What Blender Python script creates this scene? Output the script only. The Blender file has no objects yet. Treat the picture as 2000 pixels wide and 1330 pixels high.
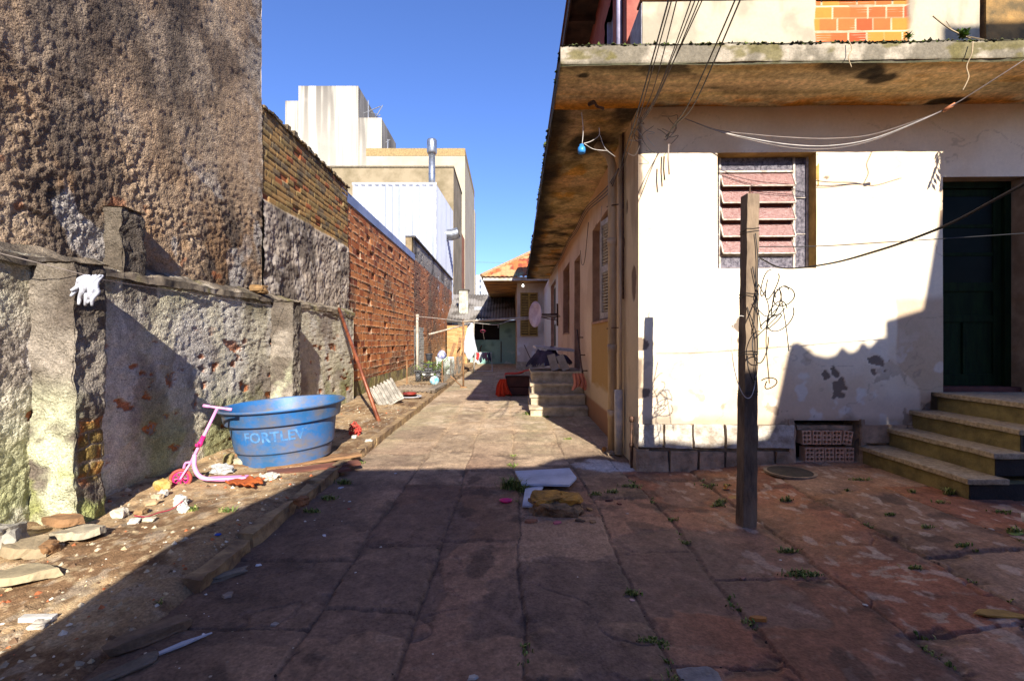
import bpy, bmesh, math, random
import numpy as np
from mathutils import Vector, Matrix, noise as mnoise
random.seed(7)
S = bpy.context.scene
COL = S.collection
R = math.radians
# ---------------------------------------------------------------- camera, sky, sun, exposure
F, CX, CY, H = 950.0, 990.0, 665.0, 1.4
cam = bpy.data.cameras.new('camera'); camo = bpy.data.objects.new('camera', cam); COL.objects.link(camo)
camo.location = (0, 0, H); camo.rotation_euler = (R(90), 0, 0)
cam.sensor_width = 36; cam.lens = F / 2000 * 36
cam.shift_x = (1000 - CX) / 2000; cam.shift_y = 0
cam.clip_start = 0.05; cam.clip_end = 3000
S.camera = camo
DIR = Vector((-.31, 1.52, -.854))
w = bpy.data.worlds.new('World'); S.world = w; w.use_nodes = True
nt = w.node_tree; bg = nt.nodes['Background']
sky = nt.nodes.new('ShaderNodeTexSky'); sky.sky_type = 'NISHITA'; sky.sun_disc = False
sky.sun_elevation = math.asin(.854 / DIR.length); sky.sun_rotation = math.atan2(.31, -1.52)
sky.air_density = 1.0; sky.dust_density = 0.05; sky.ozone_density = 7
tint = nt.nodes.new('ShaderNodeVectorMath'); tint.operation = 'MULTIPLY'; tint.inputs[1].default_value = (.86, .83, 1.05)
nt.links.new(sky.outputs[0], tint.inputs[0]); nt.links.new(tint.outputs[0], bg.inputs[0]); bg.inputs[1].default_value = 0.105
sl = bpy.data.lights.new('sun', 'SUN'); sl.energy = 5.0; sl.angle = R(.5); sl.color = (1, .93, .82)
so = bpy.data.objects.new('sun', sl); COL.objects.link(so); so.rotation_mode = 'QUATERNION'
so.rotation_quaternion = DIR.to_track_quat('-Z', 'Y')
S.view_settings.view_transform = 'Standard'; S.view_settings.look = 'None'
S.view_settings.exposure = 1.1; S.view_settings.gamma = 1

# ---------------------------------------------------------------- helpers
def P(px, py, Y):            # a point at depth Y metres
    return Vector(((px - CX) * Y / F, Y, H - (py - CY) * Y / F))
def G(px, py, z=0.0):        # a point on the ground at height z
    return P(px, py, (H - z) * F / (py - CY))
def hx(s, k=1.0):
    s = s.lstrip('#'); o = []
    for i in (0, 2, 4):
        c = int(s[i:i+2], 16) / 255
        o.append((c / 12.92 if c <= .04045 else ((c + .055) / 1.055) ** 2.4) * k)
    return tuple(o)
def A3(*c): return np.array(c if len(c) == 3 else c[0], dtype=np.float64)

_T = {}
def vn(x, y, seed=0):
    if seed not in _T: _T[seed] = np.random.RandomState(seed + 11).rand(256, 256)
    T = _T[seed]
    xi = np.floor(x).astype(int); yi = np.floor(y).astype(int)
    fx = x - xi; fy = y - yi
    fx = fx * fx * (3 - 2 * fx); fy = fy * fy * (3 - 2 * fy)
    a = T[xi & 255, yi & 255]; b = T[(xi + 1) & 255, yi & 255]
    c = T[xi & 255, (yi + 1) & 255]; d = T[(xi + 1) & 255, (yi + 1) & 255]
    return (a * (1 - fx) + b * fx) * (1 - fy) + (c * (1 - fx) + d * fx) * fy
def fbm(x, y, sc, octv=4, seed=0, gain=.5):
    t = 0; amp = 1; n = 0
    for k in range(octv):
        ca, sa = math.cos(k * 1.3 + .4), math.sin(k * 1.3 + .4)
        X = (x * ca - y * sa) * sc * 2 ** k + 17.3 * k; Y = (x * sa + y * ca) * sc * 2 ** k + 9.1 * k
        t = t + amp * vn(X, Y, seed + k); n += amp; amp *= gain
    return t / n
def ss(a, b, x):
    t = np.clip((x - a) / (b - a), 0, 1); return t * t * (3 - 2 * t)
def mixc(c1, c2, f):
    f = np.clip(f, 0, 1)[..., None]
    return c1 * (1 - f) + A3(c2) * f if not isinstance(c2, np.ndarray) or c2.ndim == 1 else c1 * (1 - f) + c2 * f
def full(c, X): return np.ones(X.shape + (3,)) * A3(c)

# ---- materials
def new_mat(name):
    m = bpy.data.materials.new(name); m.use_nodes = True
    return m, m.node_tree, m.node_tree.nodes['Principled BSDF']
def mat(name, col, rough=.8, col2=None, sc=8, bump=.2, bsc=60, metal=0, bd=.01, amt=1.0, detail=6, spec=.5, stretch=(1, 1, 1)):
    m, t, b = new_mat(name); N = t.nodes.new; L = t.links.new
    b.inputs['Roughness'].default_value = rough; b.inputs['Metallic'].default_value = metal
    b.inputs['Specular IOR Level'].default_value = spec
    tc = N('ShaderNodeTexCoord'); mp = N('ShaderNodeMapping'); mp.inputs['Scale'].default_value = stretch
    L(tc.outputs['Object'], mp.inputs[0])
    n1 = N('ShaderNodeTexNoise'); n1.inputs['Scale'].default_value = sc; n1.inputs['Detail'].default_value = detail
    n1.inputs['Roughness'].default_value = .65
    L(mp.outputs[0], n1.inputs[0])
    rp = N('ShaderNodeValToRGB'); rp.color_ramp.elements[0].position = .38; rp.color_ramp.elements[1].position = .62
    c2 = col2 or tuple(x * .6 for x in col)
    rp.color_ramp.elements[0].color = tuple(c2) + (1,); rp.color_ramp.elements[1].color = tuple(col) + (1,)
    L(n1.outputs[0], rp.inputs[0]); L(rp.outputs[0], b.inputs['Base Color'])
    if bump:
        n2 = N('ShaderNodeTexNoise'); n2.inputs['Scale'].default_value = bsc; n2.inputs['Detail'].default_value = 5
        L(mp.outputs[0], n2.inputs[0])
        bp = N('ShaderNodeBump'); bp.inputs['Strength'].default_value = bump; bp.inputs['Distance'].default_value = bd
        L(n2.outputs[0], bp.inputs['Height']); L(bp.outputs[0], b.inputs['Normal'])
    return m
def attr_mat(name, rough=.9, sc=45, var=.3, bump=.5, bsc=120, bd=.006, spec=.3, sc2=6, var2=.15):
    """colour from the mesh's own 'Col' attribute, broken up by fine noise"""
    m, t, b = new_mat(name); N = t.nodes.new; L = t.links.new
    b.inputs['Roughness'].default_value = rough; b.inputs['Specular IOR Level'].default_value = spec
    at = N('ShaderNodeAttribute'); at.attribute_name = 'Col'
    tc = N('ShaderNodeTexCoord')
    last = at.outputs['Color']
    for s_, v_ in ((sc, var), (sc2, var2)):
        n = N('ShaderNodeTexNoise'); n.inputs['Scale'].default_value = s_; n.inputs['Detail'].default_value = 7; n.inputs['Roughness'].default_value = .7
        L(tc.outputs['Object'], n.inputs[0])
        mr = N('ShaderNodeMapRange'); mr.inputs[1].default_value = .3; mr.inputs[2].default_value = .7
        mr.inputs[3].default_value = 1 - v_; mr.inputs[4].default_value = 1 + v_
        L(n.outputs[0], mr.inputs[0])
        mx = N('ShaderNodeVectorMath'); mx.operation = 'SCALE'
        L(last, mx.inputs[0]); L(mr.outputs[0], mx.inputs['Scale']); last = mx.outputs[0]
    L(last, b.inputs['Base Color'])
    n2 = N('ShaderNodeTexNoise'); n2.inputs['Scale'].default_value = bsc; n2.inputs['Detail'].default_value = 6
    L(tc.outputs['Object'], n2.inputs[0])
    bp = N('ShaderNodeBump'); bp.inputs['Strength'].default_value = bump; bp.inputs['Distance'].default_value = bd
    L(n2.outputs[0], bp.inputs['Height']); L(bp.outputs[0], b.inputs['Normal'])
    return m

# ---- object bookkeeping
def tag(o, label=None, cat=None, group=None, kind=None):
    if label: o['label'] = label
    if cat: o['category'] = cat
    if group: o['group'] = group
    if kind: o['kind'] = kind
    return o
def thing(name, label, cat, loc=(0, 0, 0), rz=0, group=None):
    o = bpy.data.objects.new(name, None); COL.objects.link(o); o.location = loc; o.rotation_euler = (0, 0, rz)
    o.empty_display_size = .1
    return tag(o, label, cat, group, 'thing')
def link(name, me, m, parent=None, smooth=False):
    o = bpy.data.objects.new(name, me); COL.objects.link(o)
    if m: me.materials.append(m)
    if parent: o.parent = parent
    if smooth: me.polygons.foreach_set('use_smooth', [True] * len(me.polygons))
    return o
def copy_tree(o, parent=None):
    c = o.copy(); COL.objects.link(c); c.parent = parent
    for ch in list(o.children): copy_tree(ch, c)
    return c

class MB:
    def __init__(s): s.v = []; s.f = []; s.c = None
    def add(s, vs, fs):
        k = len(s.v); s.v += [tuple(v) for v in vs]; s.f += [tuple(i + k for i in f) for f in fs]; return s
    def box(s, x0, x1, y0, y1, z0, z1, M=None):
        vs = [Vector(p) for p in ((x0,y0,z0),(x1,y0,z0),(x1,y1,z0),(x0,y1,z0),(x0,y0,z1),(x1,y0,z1),(x1,y1,z1),(x0,y1,z1))]
        if M: vs = [M @ v for v in vs]
        return s.add(vs, [(0,3,2,1),(4,5,6,7),(0,1,5,4),(1,2,6,5),(2,3,7,6),(3,0,4,7)])
    def tube(s, pts, r, n=8, cap=True):
        pts = [Vector(p) for p in pts]; rs = r if isinstance(r, (list, tuple)) else [r] * len(pts)
        k = len(s.v); up = None
        for i, p in enumerate(pts):
            d = (pts[min(i + 1, len(pts) - 1)] - pts[max(i - 1, 0)])
            d = d.normalized() if d.length > 1e-9 else Vector((0, 0, 1))
            if up is None:
                up = Vector((0, 0, 1)) if abs(d.z) < .9 else Vector((1, 0, 0))
            a = d.cross(up); a = a.normalized() if a.length > 1e-6 else Vector((1, 0, 0)); b = a.cross(d); up = b
            for j in range(n):
                q = 2 * math.pi * j / n; s.v.append(tuple(p + (a * math.cos(q) + b * math.sin(q)) * rs[i]))
        for i in range(len(pts) - 1):
            for j in range(n):
                s.f.append((k + i*n + j, k + i*n + (j+1) % n, k + (i+1)*n + (j+1) % n, k + (i+1)*n + j))
        if cap:
            s.f.append(tuple(k + j for j in reversed(range(n)))); s.f.append(tuple(k + (len(pts)-1)*n + j for j in range(n)))
        return s
    def lathe(s, prof, n=32, M=None, cap=True):
        k = len(s.v); M = M or Matrix()
        for (r, z) in prof:
            for j in range(n):
                q = 2 * math.pi * j / n; s.v.append(tuple(M @ Vector((r * math.cos(q), r * math.sin(q), z))))
        for i in range(len(prof) - 1):
            for j in range(n):
                s.f.append((k + i*n + j, k + i*n + (j+1) % n, k + (i+1)*n + (j+1) % n, k + (i+1)*n + j))
        if cap:
            s.f.append(tuple(k + j for j in reversed(range(n)))); s.f.append(tuple(k + (len(prof)-1)*n + j for j in range(n)))
        return s
    def prism(s, poly, a, b):      # polygon (list of 3D points) extruded from offset a to offset b
        n = len(poly); a = Vector(a); b = Vector(b)
        vs = [Vector(p) + a for p in poly] + [Vector(p) + b for p in poly]
        return s.add(vs, [tuple(range(n)), tuple(reversed(range(n, 2*n)))] + [(i, i + n, (i+1) % n + n, (i+1) % n) for i in range(n)])
    def build(s, name, m, parent=None, bevel=0, smooth=False, fix=True, seg=2):
        me = bpy.data.meshes.new(name); me.from_pydata(s.v, [], s.f); me.update()
        if fix:
            bm = bmesh.new(); bm.from_mesh(me); bmesh.ops.recalc_face_normals(bm, faces=bm.faces); bm.to_mesh(me); bm.free()
        o = link(name, me, m, parent, smooth)
        if bevel:
            md = o.modifiers.new('bevel', 'BEVEL'); md.width = bevel; md.segments = seg; md.limit_method = 'ANGLE'
        return o
def rough_up(o, amp=.006, sc=9, sub=0, fine=.3, seed=0):
    """subdivide a part's mesh and push its vertices about, so that edges are worn"""
    me = o.data; bm = bmesh.new(); bm.from_mesh(me)
    for _ in range(sub):
        es = [e for e in bm.edges if e.calc_length() > .03]
        bmesh.ops.subdivide_edges(bm, edges=es, cuts=1, use_grid_fill=True)
    off = Vector((seed * 3.1, seed * 1.7, seed))
    for v in bm.verts:
        p = v.co * sc + off
        v.co += mnoise.noise_vector(p) * amp + mnoise.noise_vector(p * 3.3) * amp * fine
    bmesh.ops.recalc_face_normals(bm, faces=bm.faces)
    bm.to_mesh(me); bm.free(); return o
def crom(pts, n=8):
    pts = [Vector(p) for p in pts]; out = []
    q = [pts[0] * 2 - pts[1]] + pts + [pts[-1] * 2 - pts[-2]]
    for i in range(1, len(q) - 2):
        for k in range(n):
            t = k / n; a, b, c, d = q[i-1], q[i], q[i+1], q[i+2]
            out.append(.5 * ((2*b) + (c - a) * t + (2*a - 5*b + 4*c - d) * t*t + (3*b - a - 3*c + d) * t**3))
    out.append(pts[-1]); return out
def lin(a, b, st): return np.linspace(a, b, max(2, int(round((b - a) / st)) + 1))
def relief(name, m, parent, O, U, V, n, us, vs, hf, cf, mask=None, smooth=True):
    """a real height field: plane O + u*U + v*V pushed out along n by hf, coloured by cf"""
    Ug, Vg = np.meshgrid(us, vs, indexing='ij')
    h = hf(Ug, Vg) * np.ones(Ug.shape); c = cf(Ug, Vg, h)
    O, U, V, n = A3(*O), A3(*U), A3(*V), A3(*n)
    co = O + Ug[..., None] * U + Vg[..., None] * V + h[..., None] * n
    nu, nv = Ug.shape; idx = np.arange(nu * nv).reshape(nu, nv)
    q = np.stack([idx[:-1, :-1], idx[1:, :-1], idx[1:, 1:], idx[:-1, 1:]], -1)
    if np.dot(np.cross(U, V), n) < 0: q = q[..., ::-1]
    q = q.reshape(-1, 4)
    if mask is not None:
        uc = (Ug[:-1, :-1] + Ug[1:, 1:]) / 2; vc = (Vg[:-1, :-1] + Vg[1:, 1:]) / 2
        q = q[mask(uc, vc).reshape(-1)]
    me = bpy.data.meshes.new(name)
    me.vertices.add(nu * nv); me.vertices.foreach_set('co', co.reshape(-1).astype(np.float32))
    me.loops.add(len(q) * 4); me.loops.foreach_set('vertex_index', q.reshape(-1).astype(np.int32))
    me.polygons.add(len(q)); me.polygons.foreach_set('loop_start', (np.arange(len(q)) * 4).astype(np.int32))
    me.polygons.foreach_set('loop_total', np.full(len(q), 4, np.int32))
    me.update(calc_edges=True)
    a = me.attributes.new('Col', 'FLOAT_COLOR', 'POINT')
    cc = np.concatenate([np.clip(c, 0, 1), np.ones(Ug.shape + (1,))], -1)
    a.data.foreach_set('color', cc.reshape(-1).astype(np.float32))
    me.validate()
    return link(name, me, m, parent, smooth)
def hmask(*rects):
    def f(u, v):
        k = np.ones(u.shape, bool)
        for (a, b, c, d) in rects: k &= ~((u > a) & (u < b) & (v > c) & (v < d))
        return k
    return f
def rock(mb, c, sx, sy, sz, seed=0, sub=2, rz=0, jag=.28):
    bm = bmesh.new(); bmesh.ops.create_icosphere(bm, subdivisions=sub, radius=1)
    Mz = Matrix.Rotation(rz, 3, 'Z'); vs = []
    for v in bm.verts:
        p = v.co.copy()
        p = Vector([math.copysign(abs(a) ** .55, a) for a in p])
        p *= 1 + jag * mnoise.noise(v.co * 1.6 + Vector((seed * 5.3, seed, 0))) * 1.6
        vs.append(Mz @ Vector((p.x * sx, p.y * sy, p.z * sz)) + Vector(c))
    mb.add(vs, [tuple(x.index for x in f.verts) for f in bm.faces]); bm.free(); return mb
def flat_shard(mb, c, r, t, seed, n=7, tilt=.1, rz=0, asp=1.0):
    rnd = random.Random(seed); M = Matrix.Translation(c) @ Matrix.Rotation(rz, 4, 'Z') @ Matrix.Rotation(rnd.uniform(-tilt, tilt), 4, 'X') @ Matrix.Rotation(rnd.uniform(-tilt, tilt), 4, 'Y')
    pl = []
    for i in range(n):
        a = 2 * math.pi * (i + rnd.uniform(-.3, .3)) / n; rr = r * rnd.uniform(.7, 1.1)
        pl.append(Vector((rr * math.cos(a) * asp, rr * math.sin(a), 0)))
    k = len(pl)
    vs = [M @ p for p in pl] + [M @ (p * rnd.uniform(.82, .97) + Vector((0, 0, t))) for p in pl]
    return mb.add(vs, [tuple(reversed(range(k))), tuple(range(k, 2*k))] + [(i, (i+1) % k, (i+1) % k + k, i + k) for i in range(k)])
def zr(x, y=0): return .1 * float(ss(1.6, 3.3, np.array(float(x))))   # the paving rises towards the door steps
# ================================================================ THE SETTING: ground, paving, dirt
M_rel = attr_mat('weathered_relief', .92, 45, .3, .55, 120, .006)
M_rough = attr_mat('rough_cast', .95, 75, .55, 1.0, 60, .022, sc2=14, var2=.3)
M_plaster = attr_mat('old_plaster', .85, 30, .06, .25, 90, .003, var2=.05)
M_stone = attr_mat('paving_stone', .82, 55, .4, .7, 90, .006, spec=.25, sc2=5, var2=.25)
M_dirt = attr_mat('dry_dirt', .97, 70, .45, .8, 150, .012, spec=.1, sc2=9, var2=.25)
M_brickrel = attr_mat('brick_relief', .9, 60, .28, .5, 140, .005)

o = MB().add([(-900, -60, -.06), (900, -60, -.06), (900, 1500, -.06), (-900, 1500, -.06)], [(0, 1, 2, 3)]).build('ground', mat('far_ground', hx('9a7a5c'), .95, sc=.6), fix=False)
tag(o, kind='structure')

# columns of big sandstone flags running down the alley; each column is cut into stones of its own length
COLX = [-1.78, -.96, -.45, .08, .73, 1.24, 1.92, 2.62, 3.35, 4.1, 4.8, 5.6, 6.4]
def paving_fields(X, Y):
    # wobble the joints
    wx = X + .14 * (fbm(X, Y, .7, 3, 3) - .5) + .03 * (fbm(X, Y, 9, 3, 33) - .5) + .014 * (fbm(X, Y, 30, 2, 35) - .5)
    wy = Y + .14 * (fbm(X, Y, .8, 3, 4) - .5) + .03 * (fbm(X, Y, 8, 3, 34) - .5) + .014 * (fbm(X, Y, 28, 2, 36) - .5) + .06 * np.sin(X * 1.1)
    col = np.clip(np.searchsorted(np.array(COLX), wx) - 1, 0, len(COLX) - 2)
    cx = np.array(COLX)
    dx = np.minimum(wx - cx[col], cx[col + 1] - wx)
    sid = np.zeros(X.shape, int); dy = np.full(X.shape, 9.0); v0 = np.zeros(X.shape)
    fixed = {4: [1.0, 2.1, 3.27, 4.36, 5.35], 5: [1.1, 2.89, 4.05, 4.95], 6: [1.2, 2.37, 4.45], 7: [1.6, 3.0, 4.2], 3: [1.2, 2.0, 3.1, 3.9, 5.0], 2: [1.6, 3.4, 4.6], 1: [1.3, 2.5, 3.3, 4.7]}
    for k in range(len(COLX) - 1):
        rnd = random.Random(40 + k); ys = [-3.0] + fixed.get(k, [.3 + rnd.random() * .6])
        while ys[-1] < 36: ys.append(ys[-1] + rnd.uniform(.55, 1.25))
        ys = np.array(ys); mk = col == k
        j = np.clip(np.searchsorted(ys, wy[mk]) - 1, 0, len(ys) - 2)
        dy[mk] = np.minimum(np.abs(wy[mk] - ys[j]), np.abs(ys[j + 1] - wy[mk])); sid[mk] = k * 100 + j
    rr = np.random.RandomState(5).rand(1400, 8)
    return dx, dy, sid, rr
def pv_h(X, Y):
    dx, dy, sid, rr = paving_fields(X, Y); d = np.minimum(dx, dy)
    gap = .003 + .016 * fbm(X, Y, 2.2, 3, 8)
    h = ss(gap * .6, gap * 1.2, d) * .011 - .011 - .012 * ss(.60, .66, fbm(X, Y, 5, 4, 53)) * ss(.09, .02, d)
    h = h + (rr[sid, 0] - .5) * .014 + (rr[sid, 1] - .5) * .016 * np.sin(X * 2 + sid) + (rr[sid, 2] - .5) * .012 * np.sin(Y * 1.5 + sid)
    h = h + .006 * (fbm(X, Y, 3, 4, 12) - .5) + .004 * (fbm(X, Y, 18, 3, 13) - .5)
    # layered sandstone: terraces where the skin has flaked away
    fl = fbm(X, Y, .9, 5, 21)
    flake = ss(.585, .60, fl) * ss(1.0, .3, np.abs(X - .3) / 2.4) * ss(7.5, 4.5, Y)
    h = h - flake * (.006 + .010 * (fbm(X, Y, 14, 4, 22) - .4))
    crack = np.abs(fbm(X, Y, 1.4, 4, 25) - .5); h = h - .010 * ss(.006, .001, crack) * (rr[sid, 3] > .6)
    # a broken strip along the foot of the kerb
    br = ss(.50, .25, np.abs(X + 1.62 + .12 * np.sin(Y))) * ss(5.5, 3.5, Y)
    h = h - br * .012 * fbm(X, Y, 6, 4, 27)
    h = h + .1 * ss(1.6, 3.3, X) + np.where(Y > 15, 0, 0)
    return h
def pv_c(X, Y, h):
    dx, dy, sid, rr = paving_fields(X, Y); d = np.minimum(dx, dy)
    base = full(hx('a9947a'), X)
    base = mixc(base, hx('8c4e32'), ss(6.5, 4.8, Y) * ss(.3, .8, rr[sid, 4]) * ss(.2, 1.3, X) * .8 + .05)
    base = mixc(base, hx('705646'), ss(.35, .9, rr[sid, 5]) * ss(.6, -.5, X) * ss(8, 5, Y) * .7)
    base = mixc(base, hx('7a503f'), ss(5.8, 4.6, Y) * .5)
    base = base * (.76 + .44 * rr[sid, 6])[..., None]
    base = mixc(base, hx('5a483c'), ss(.60, .66, fbm(X, Y, 5, 4, 53)) * ss(.09, .02, d) * .7)
    n1 = fbm(X, Y, 2.3, 5, 41)
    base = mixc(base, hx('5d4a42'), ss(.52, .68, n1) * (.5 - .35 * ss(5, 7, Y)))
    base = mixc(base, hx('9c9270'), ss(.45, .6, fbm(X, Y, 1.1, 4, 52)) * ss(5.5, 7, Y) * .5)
    base = mixc(base, hx('a0704a'), ss(.42, .66, fbm(X, Y, 1.5, 4, 43)) * .55 * ss(1.2, 2.2, X) * ss(2.5, 3.6, Y))
    n2 = fbm(X, Y, 5, 5, 44)
    band = ss(.35, .0, np.abs(X - 2.3 - .15 * (Y - 3)))
    base = mixc(base, hx('a3907c'), ss(.64, .72, fbm(X, Y * 1.8, 7, 6, 44, .6)) * (.2 + .6 * band))            # whitish scuffs
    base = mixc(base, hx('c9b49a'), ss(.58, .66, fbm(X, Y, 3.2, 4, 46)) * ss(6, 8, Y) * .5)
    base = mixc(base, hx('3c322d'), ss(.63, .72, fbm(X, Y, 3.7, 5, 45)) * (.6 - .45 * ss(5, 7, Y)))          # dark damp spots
    fl = fbm(X, Y, .9, 5, 21); flake = ss(.585, .60, fl) * ss(1.0, .3, np.abs(X - .3) / 2.4) * ss(7.5, 4.5, Y)
    base = mixc(base, hx('6f5a4e'), flake * .75)
    br = ss(.55, .2, np.abs(X + 1.62)) * ss(6, 4, Y)
    base = mixc(base, hx('5c4a40'), br * .7)
    # white lime spilled at the house corner
    sp = np.exp(-(((X - 1.1) / .42) ** 2 + ((Y - 5.45) / .32) ** 2))
    base = mixc(base, hx('c8c4c0'), ss(.35, .62, sp * (.45 + fbm(X, Y, 6, 5, 47))))
    # the joints: earth, paler far away
    j = ss(.004 + .018 * fbm(X, Y, 2.2, 3, 8), .002, d) * .85
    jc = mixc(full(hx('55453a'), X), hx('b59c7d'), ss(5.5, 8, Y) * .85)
    base = mixc(base, jc, j * (.35 + .6 * fbm(X, Y, 2.5, 4, 49)))
    g = fbm(X, Y, 24, 4, 50, .7); base = base * (1 + .8 * (g - .5))[..., None]; base = mixc(base, hx('b8a898'), ss(.66, .72, fbm(X, Y * .6, 13, 3, 51)) * .45 * ss(1.2, 1.9, X))
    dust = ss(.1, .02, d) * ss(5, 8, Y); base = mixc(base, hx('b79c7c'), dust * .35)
    return base
ys = [1.55]
while ys[-1] < 7.2: ys.append(ys[-1] + max(.0065, .00135 * ys[-1] ** 2))
ys = np.array(ys)
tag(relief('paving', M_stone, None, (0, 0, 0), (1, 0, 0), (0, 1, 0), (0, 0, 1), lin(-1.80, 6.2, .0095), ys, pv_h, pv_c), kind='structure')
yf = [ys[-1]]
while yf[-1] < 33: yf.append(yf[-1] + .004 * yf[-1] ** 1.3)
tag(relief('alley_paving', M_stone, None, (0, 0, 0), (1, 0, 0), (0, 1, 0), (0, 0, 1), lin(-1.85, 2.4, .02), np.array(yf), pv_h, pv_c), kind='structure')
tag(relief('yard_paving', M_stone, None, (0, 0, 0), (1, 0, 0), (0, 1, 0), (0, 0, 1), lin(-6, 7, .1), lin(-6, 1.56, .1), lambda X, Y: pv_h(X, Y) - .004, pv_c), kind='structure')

# dirt strip between the kerb and the left wall
def dz(x, y):
    return .085 * ss(2.1, 3.2, y) * ss(-1.6, -1.95, x) + .012
def dt_h(X, Y):
    h = dz(X, Y)
    h = h + .05 * (fbm(X, Y, 1.2, 4, 61) - .5) + .022 * (fbm(X, Y, 8, 4, 62) - .5) + .012 * (fbm(X, Y, 30, 3, 63) - .5)
    h = h + .05 * ss(-3.0, -3.4, X) * fbm(X, Y, 5, 3, 64)
    return h - .05 * ss(-1.84, -1.72, X)
def dt_c(X, Y, h):
    b = full(hx('b09470'), X)
    b = mixc(b, hx('7d6248'), ss(.45, .65, fbm(X, Y, 2, 5, 65)))
    b = mixc(b, hx('5a4536'), ss(.55, .7, fbm(X, Y, 6, 5, 66)) * .6)
    b = mixc(b, hx('c2ab86'), ss(.58, .68, fbm(X, Y, 20, 3, 67)) * .5)
    b = mixc(b, hx('a89a86'), ss(.60, .68, fbm(X, Y, 11, 4, 68)) * .5)
    b = mixc(b, hx('66503f'), ss(-2.2, -1.8, X) * .5)
    return b
yd = [1.5]
while yd[-1] < 10: yd.append(yd[-1] + max(.008, .0016 * yd[-1] ** 2))
tag(relief('dirt', M_dirt, None, (0, 0, 0), (1, 0, 0), (0, 1, 0), (0, 0, 1), lin(-3.5, -1.72, .0095), np.array(yd), dt_h, dt_c), kind='structure')
yd2 = [yd[-1]]
while yd2[-1] < 33: yd2.append(yd2[-1] + .004 * yd2[-1] ** 1.3)
tag(relief('dirt_bed', M_dirt, None, (0, 0, 0), (1, 0, 0), (0, 1, 0), (0, 0, 1), lin(-3.9, -1.74, .03), np.array(yd2), dt_h, dt_c), kind='structure')

# kerb: separate rough stones, whole further up, broken near the camera
M_kerb = mat('kerb_stone', hx('a58a63'), .9, hx('6b5540'), 6, .6, 40, bd=.01)
kerb = thing('kerb', 'narrow worn stone kerb between the dirt strip and the alley paving', 'kerb', (-1.76, 2.7, 0))
y = 2.72; i = 0; rnd = random.Random(3)
while y < 31:
    Ln = rnd.uniform(.45, .95); x = -1.76 - (y - 3) * .004
    g = 0 if y > 5.2 else rnd.uniform(.02, .07)
    b = MB(); b.box(x - .055, x + .05, y, y + Ln - .012 - g, -.03, .10 + rnd.uniform(-.008, .008) - (.03 if y < 3.1 else 0))
    o = b.build('kerb_stone', M_kerb, kerb)
    o.matrix_parent_inverse = Matrix.Translation((1.76, -2.7, 0))
    if y < 12: rough_up(o, .022 if y < 6 else .010, 6, 3, fine=.5, seed=i)
    y += Ln; i += 1

# ================================================================ LEFT SIDE WALLS
def side(x, y0, y1, z0, z1, name, m, parent, dy, dz_, hf, cf, mask=None):
    return relief(name, m, parent, (x, 0, 0), (0, 1, 0), (0, 0, 1), (1, 0, 0), lin(y0, y1, dy), lin(z0, z1, dz_), hf, cf, mask)
def box_obj(name, m, parent, *a, bevel=0):
    return MB().box(*a).build(name, m, parent, bevel)
BRK = hx('b0602c')
def low_h(Y, Z, amp=1.0):
    r = fbm(Y, Z, 7, 5, 71, .6); c = fbm(Y, Z, 1.4, 4, 72)
    h = .035 * (fbm(Y, Z, 12, 5, 71, .65) - .5) + .035 * (c - .5) + .010 * np.abs(fbm(Y, Z, 30, 3, 73) - .5) * 2
    sp = ss(.69, .70, fbm(Y, Z * 1.6, 4.2, 5, 74)) * ss(1.7, 1.2, Z)
    h = h - sp * .022
    return h * amp
def low_c(Y, Z, h):
    b = full(hx('c4bba4'), Y)
    b = mixc(b, hx('94887a'), ss(.45, .62, fbm(Y, Z, 1.6, 5, 75)))
    b = mixc(b, hx('c9c2b8'), ss(.5, .68, fbm(Y, Z * .5, 3.0, 5, 76)) * .6)
    b = mixc(b, hx('5e5348'), ss(.55, .72, fbm(Y * 2.5, Z * .5, 2.0, 5, 77)) * ss(1.2, 2.0, Z) * .9)   # dark streaks from the top
    b = mixc(b, hx('6f6a35'), ss(.50, .66, fbm(Y, Z, 2.4, 4, 78)) * ss(1.5, 2.0, Z) * .5)              # moss at the top
    b = mixc(b, hx('8e9450'), ss(.42, .62, fbm(Y, Z, 2.6, 5, 79)) * ss(1.25, .3, Z) * .62)               # green algae low down
    b = mixc(b, hx('dcdcc0'), ss(.5, .62, fbm(Y, Z, 3.4, 5, 70)) * ss(1.15, .4, Z) * ss(4.6, 3.4, Y) * .75)
    sp = ss(.69, .70, fbm(Y, Z * 1.6, 4.2, 5, 74)) * ss(1.7, 1.2, Z)
    b = mixc(b, BRK, sp * .85)
    b = mixc(b, hx('6d6252'), ss(.25, .0, Z) * .5)
    return b
def warp(o, amp=.02, sc=4.5):
    for v in o.data.vertices: v.co += mnoise.noise_vector(v.co * sc) * amp + mnoise.noise_vector(v.co * sc * 3.1) * amp * .4
    return o
yard = thing('boundary_wall', 'low rough plastered wall with two buttresses, moss and bare brick patches, left of the yard', 'wall', (-3.4, 6, 0))
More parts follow.
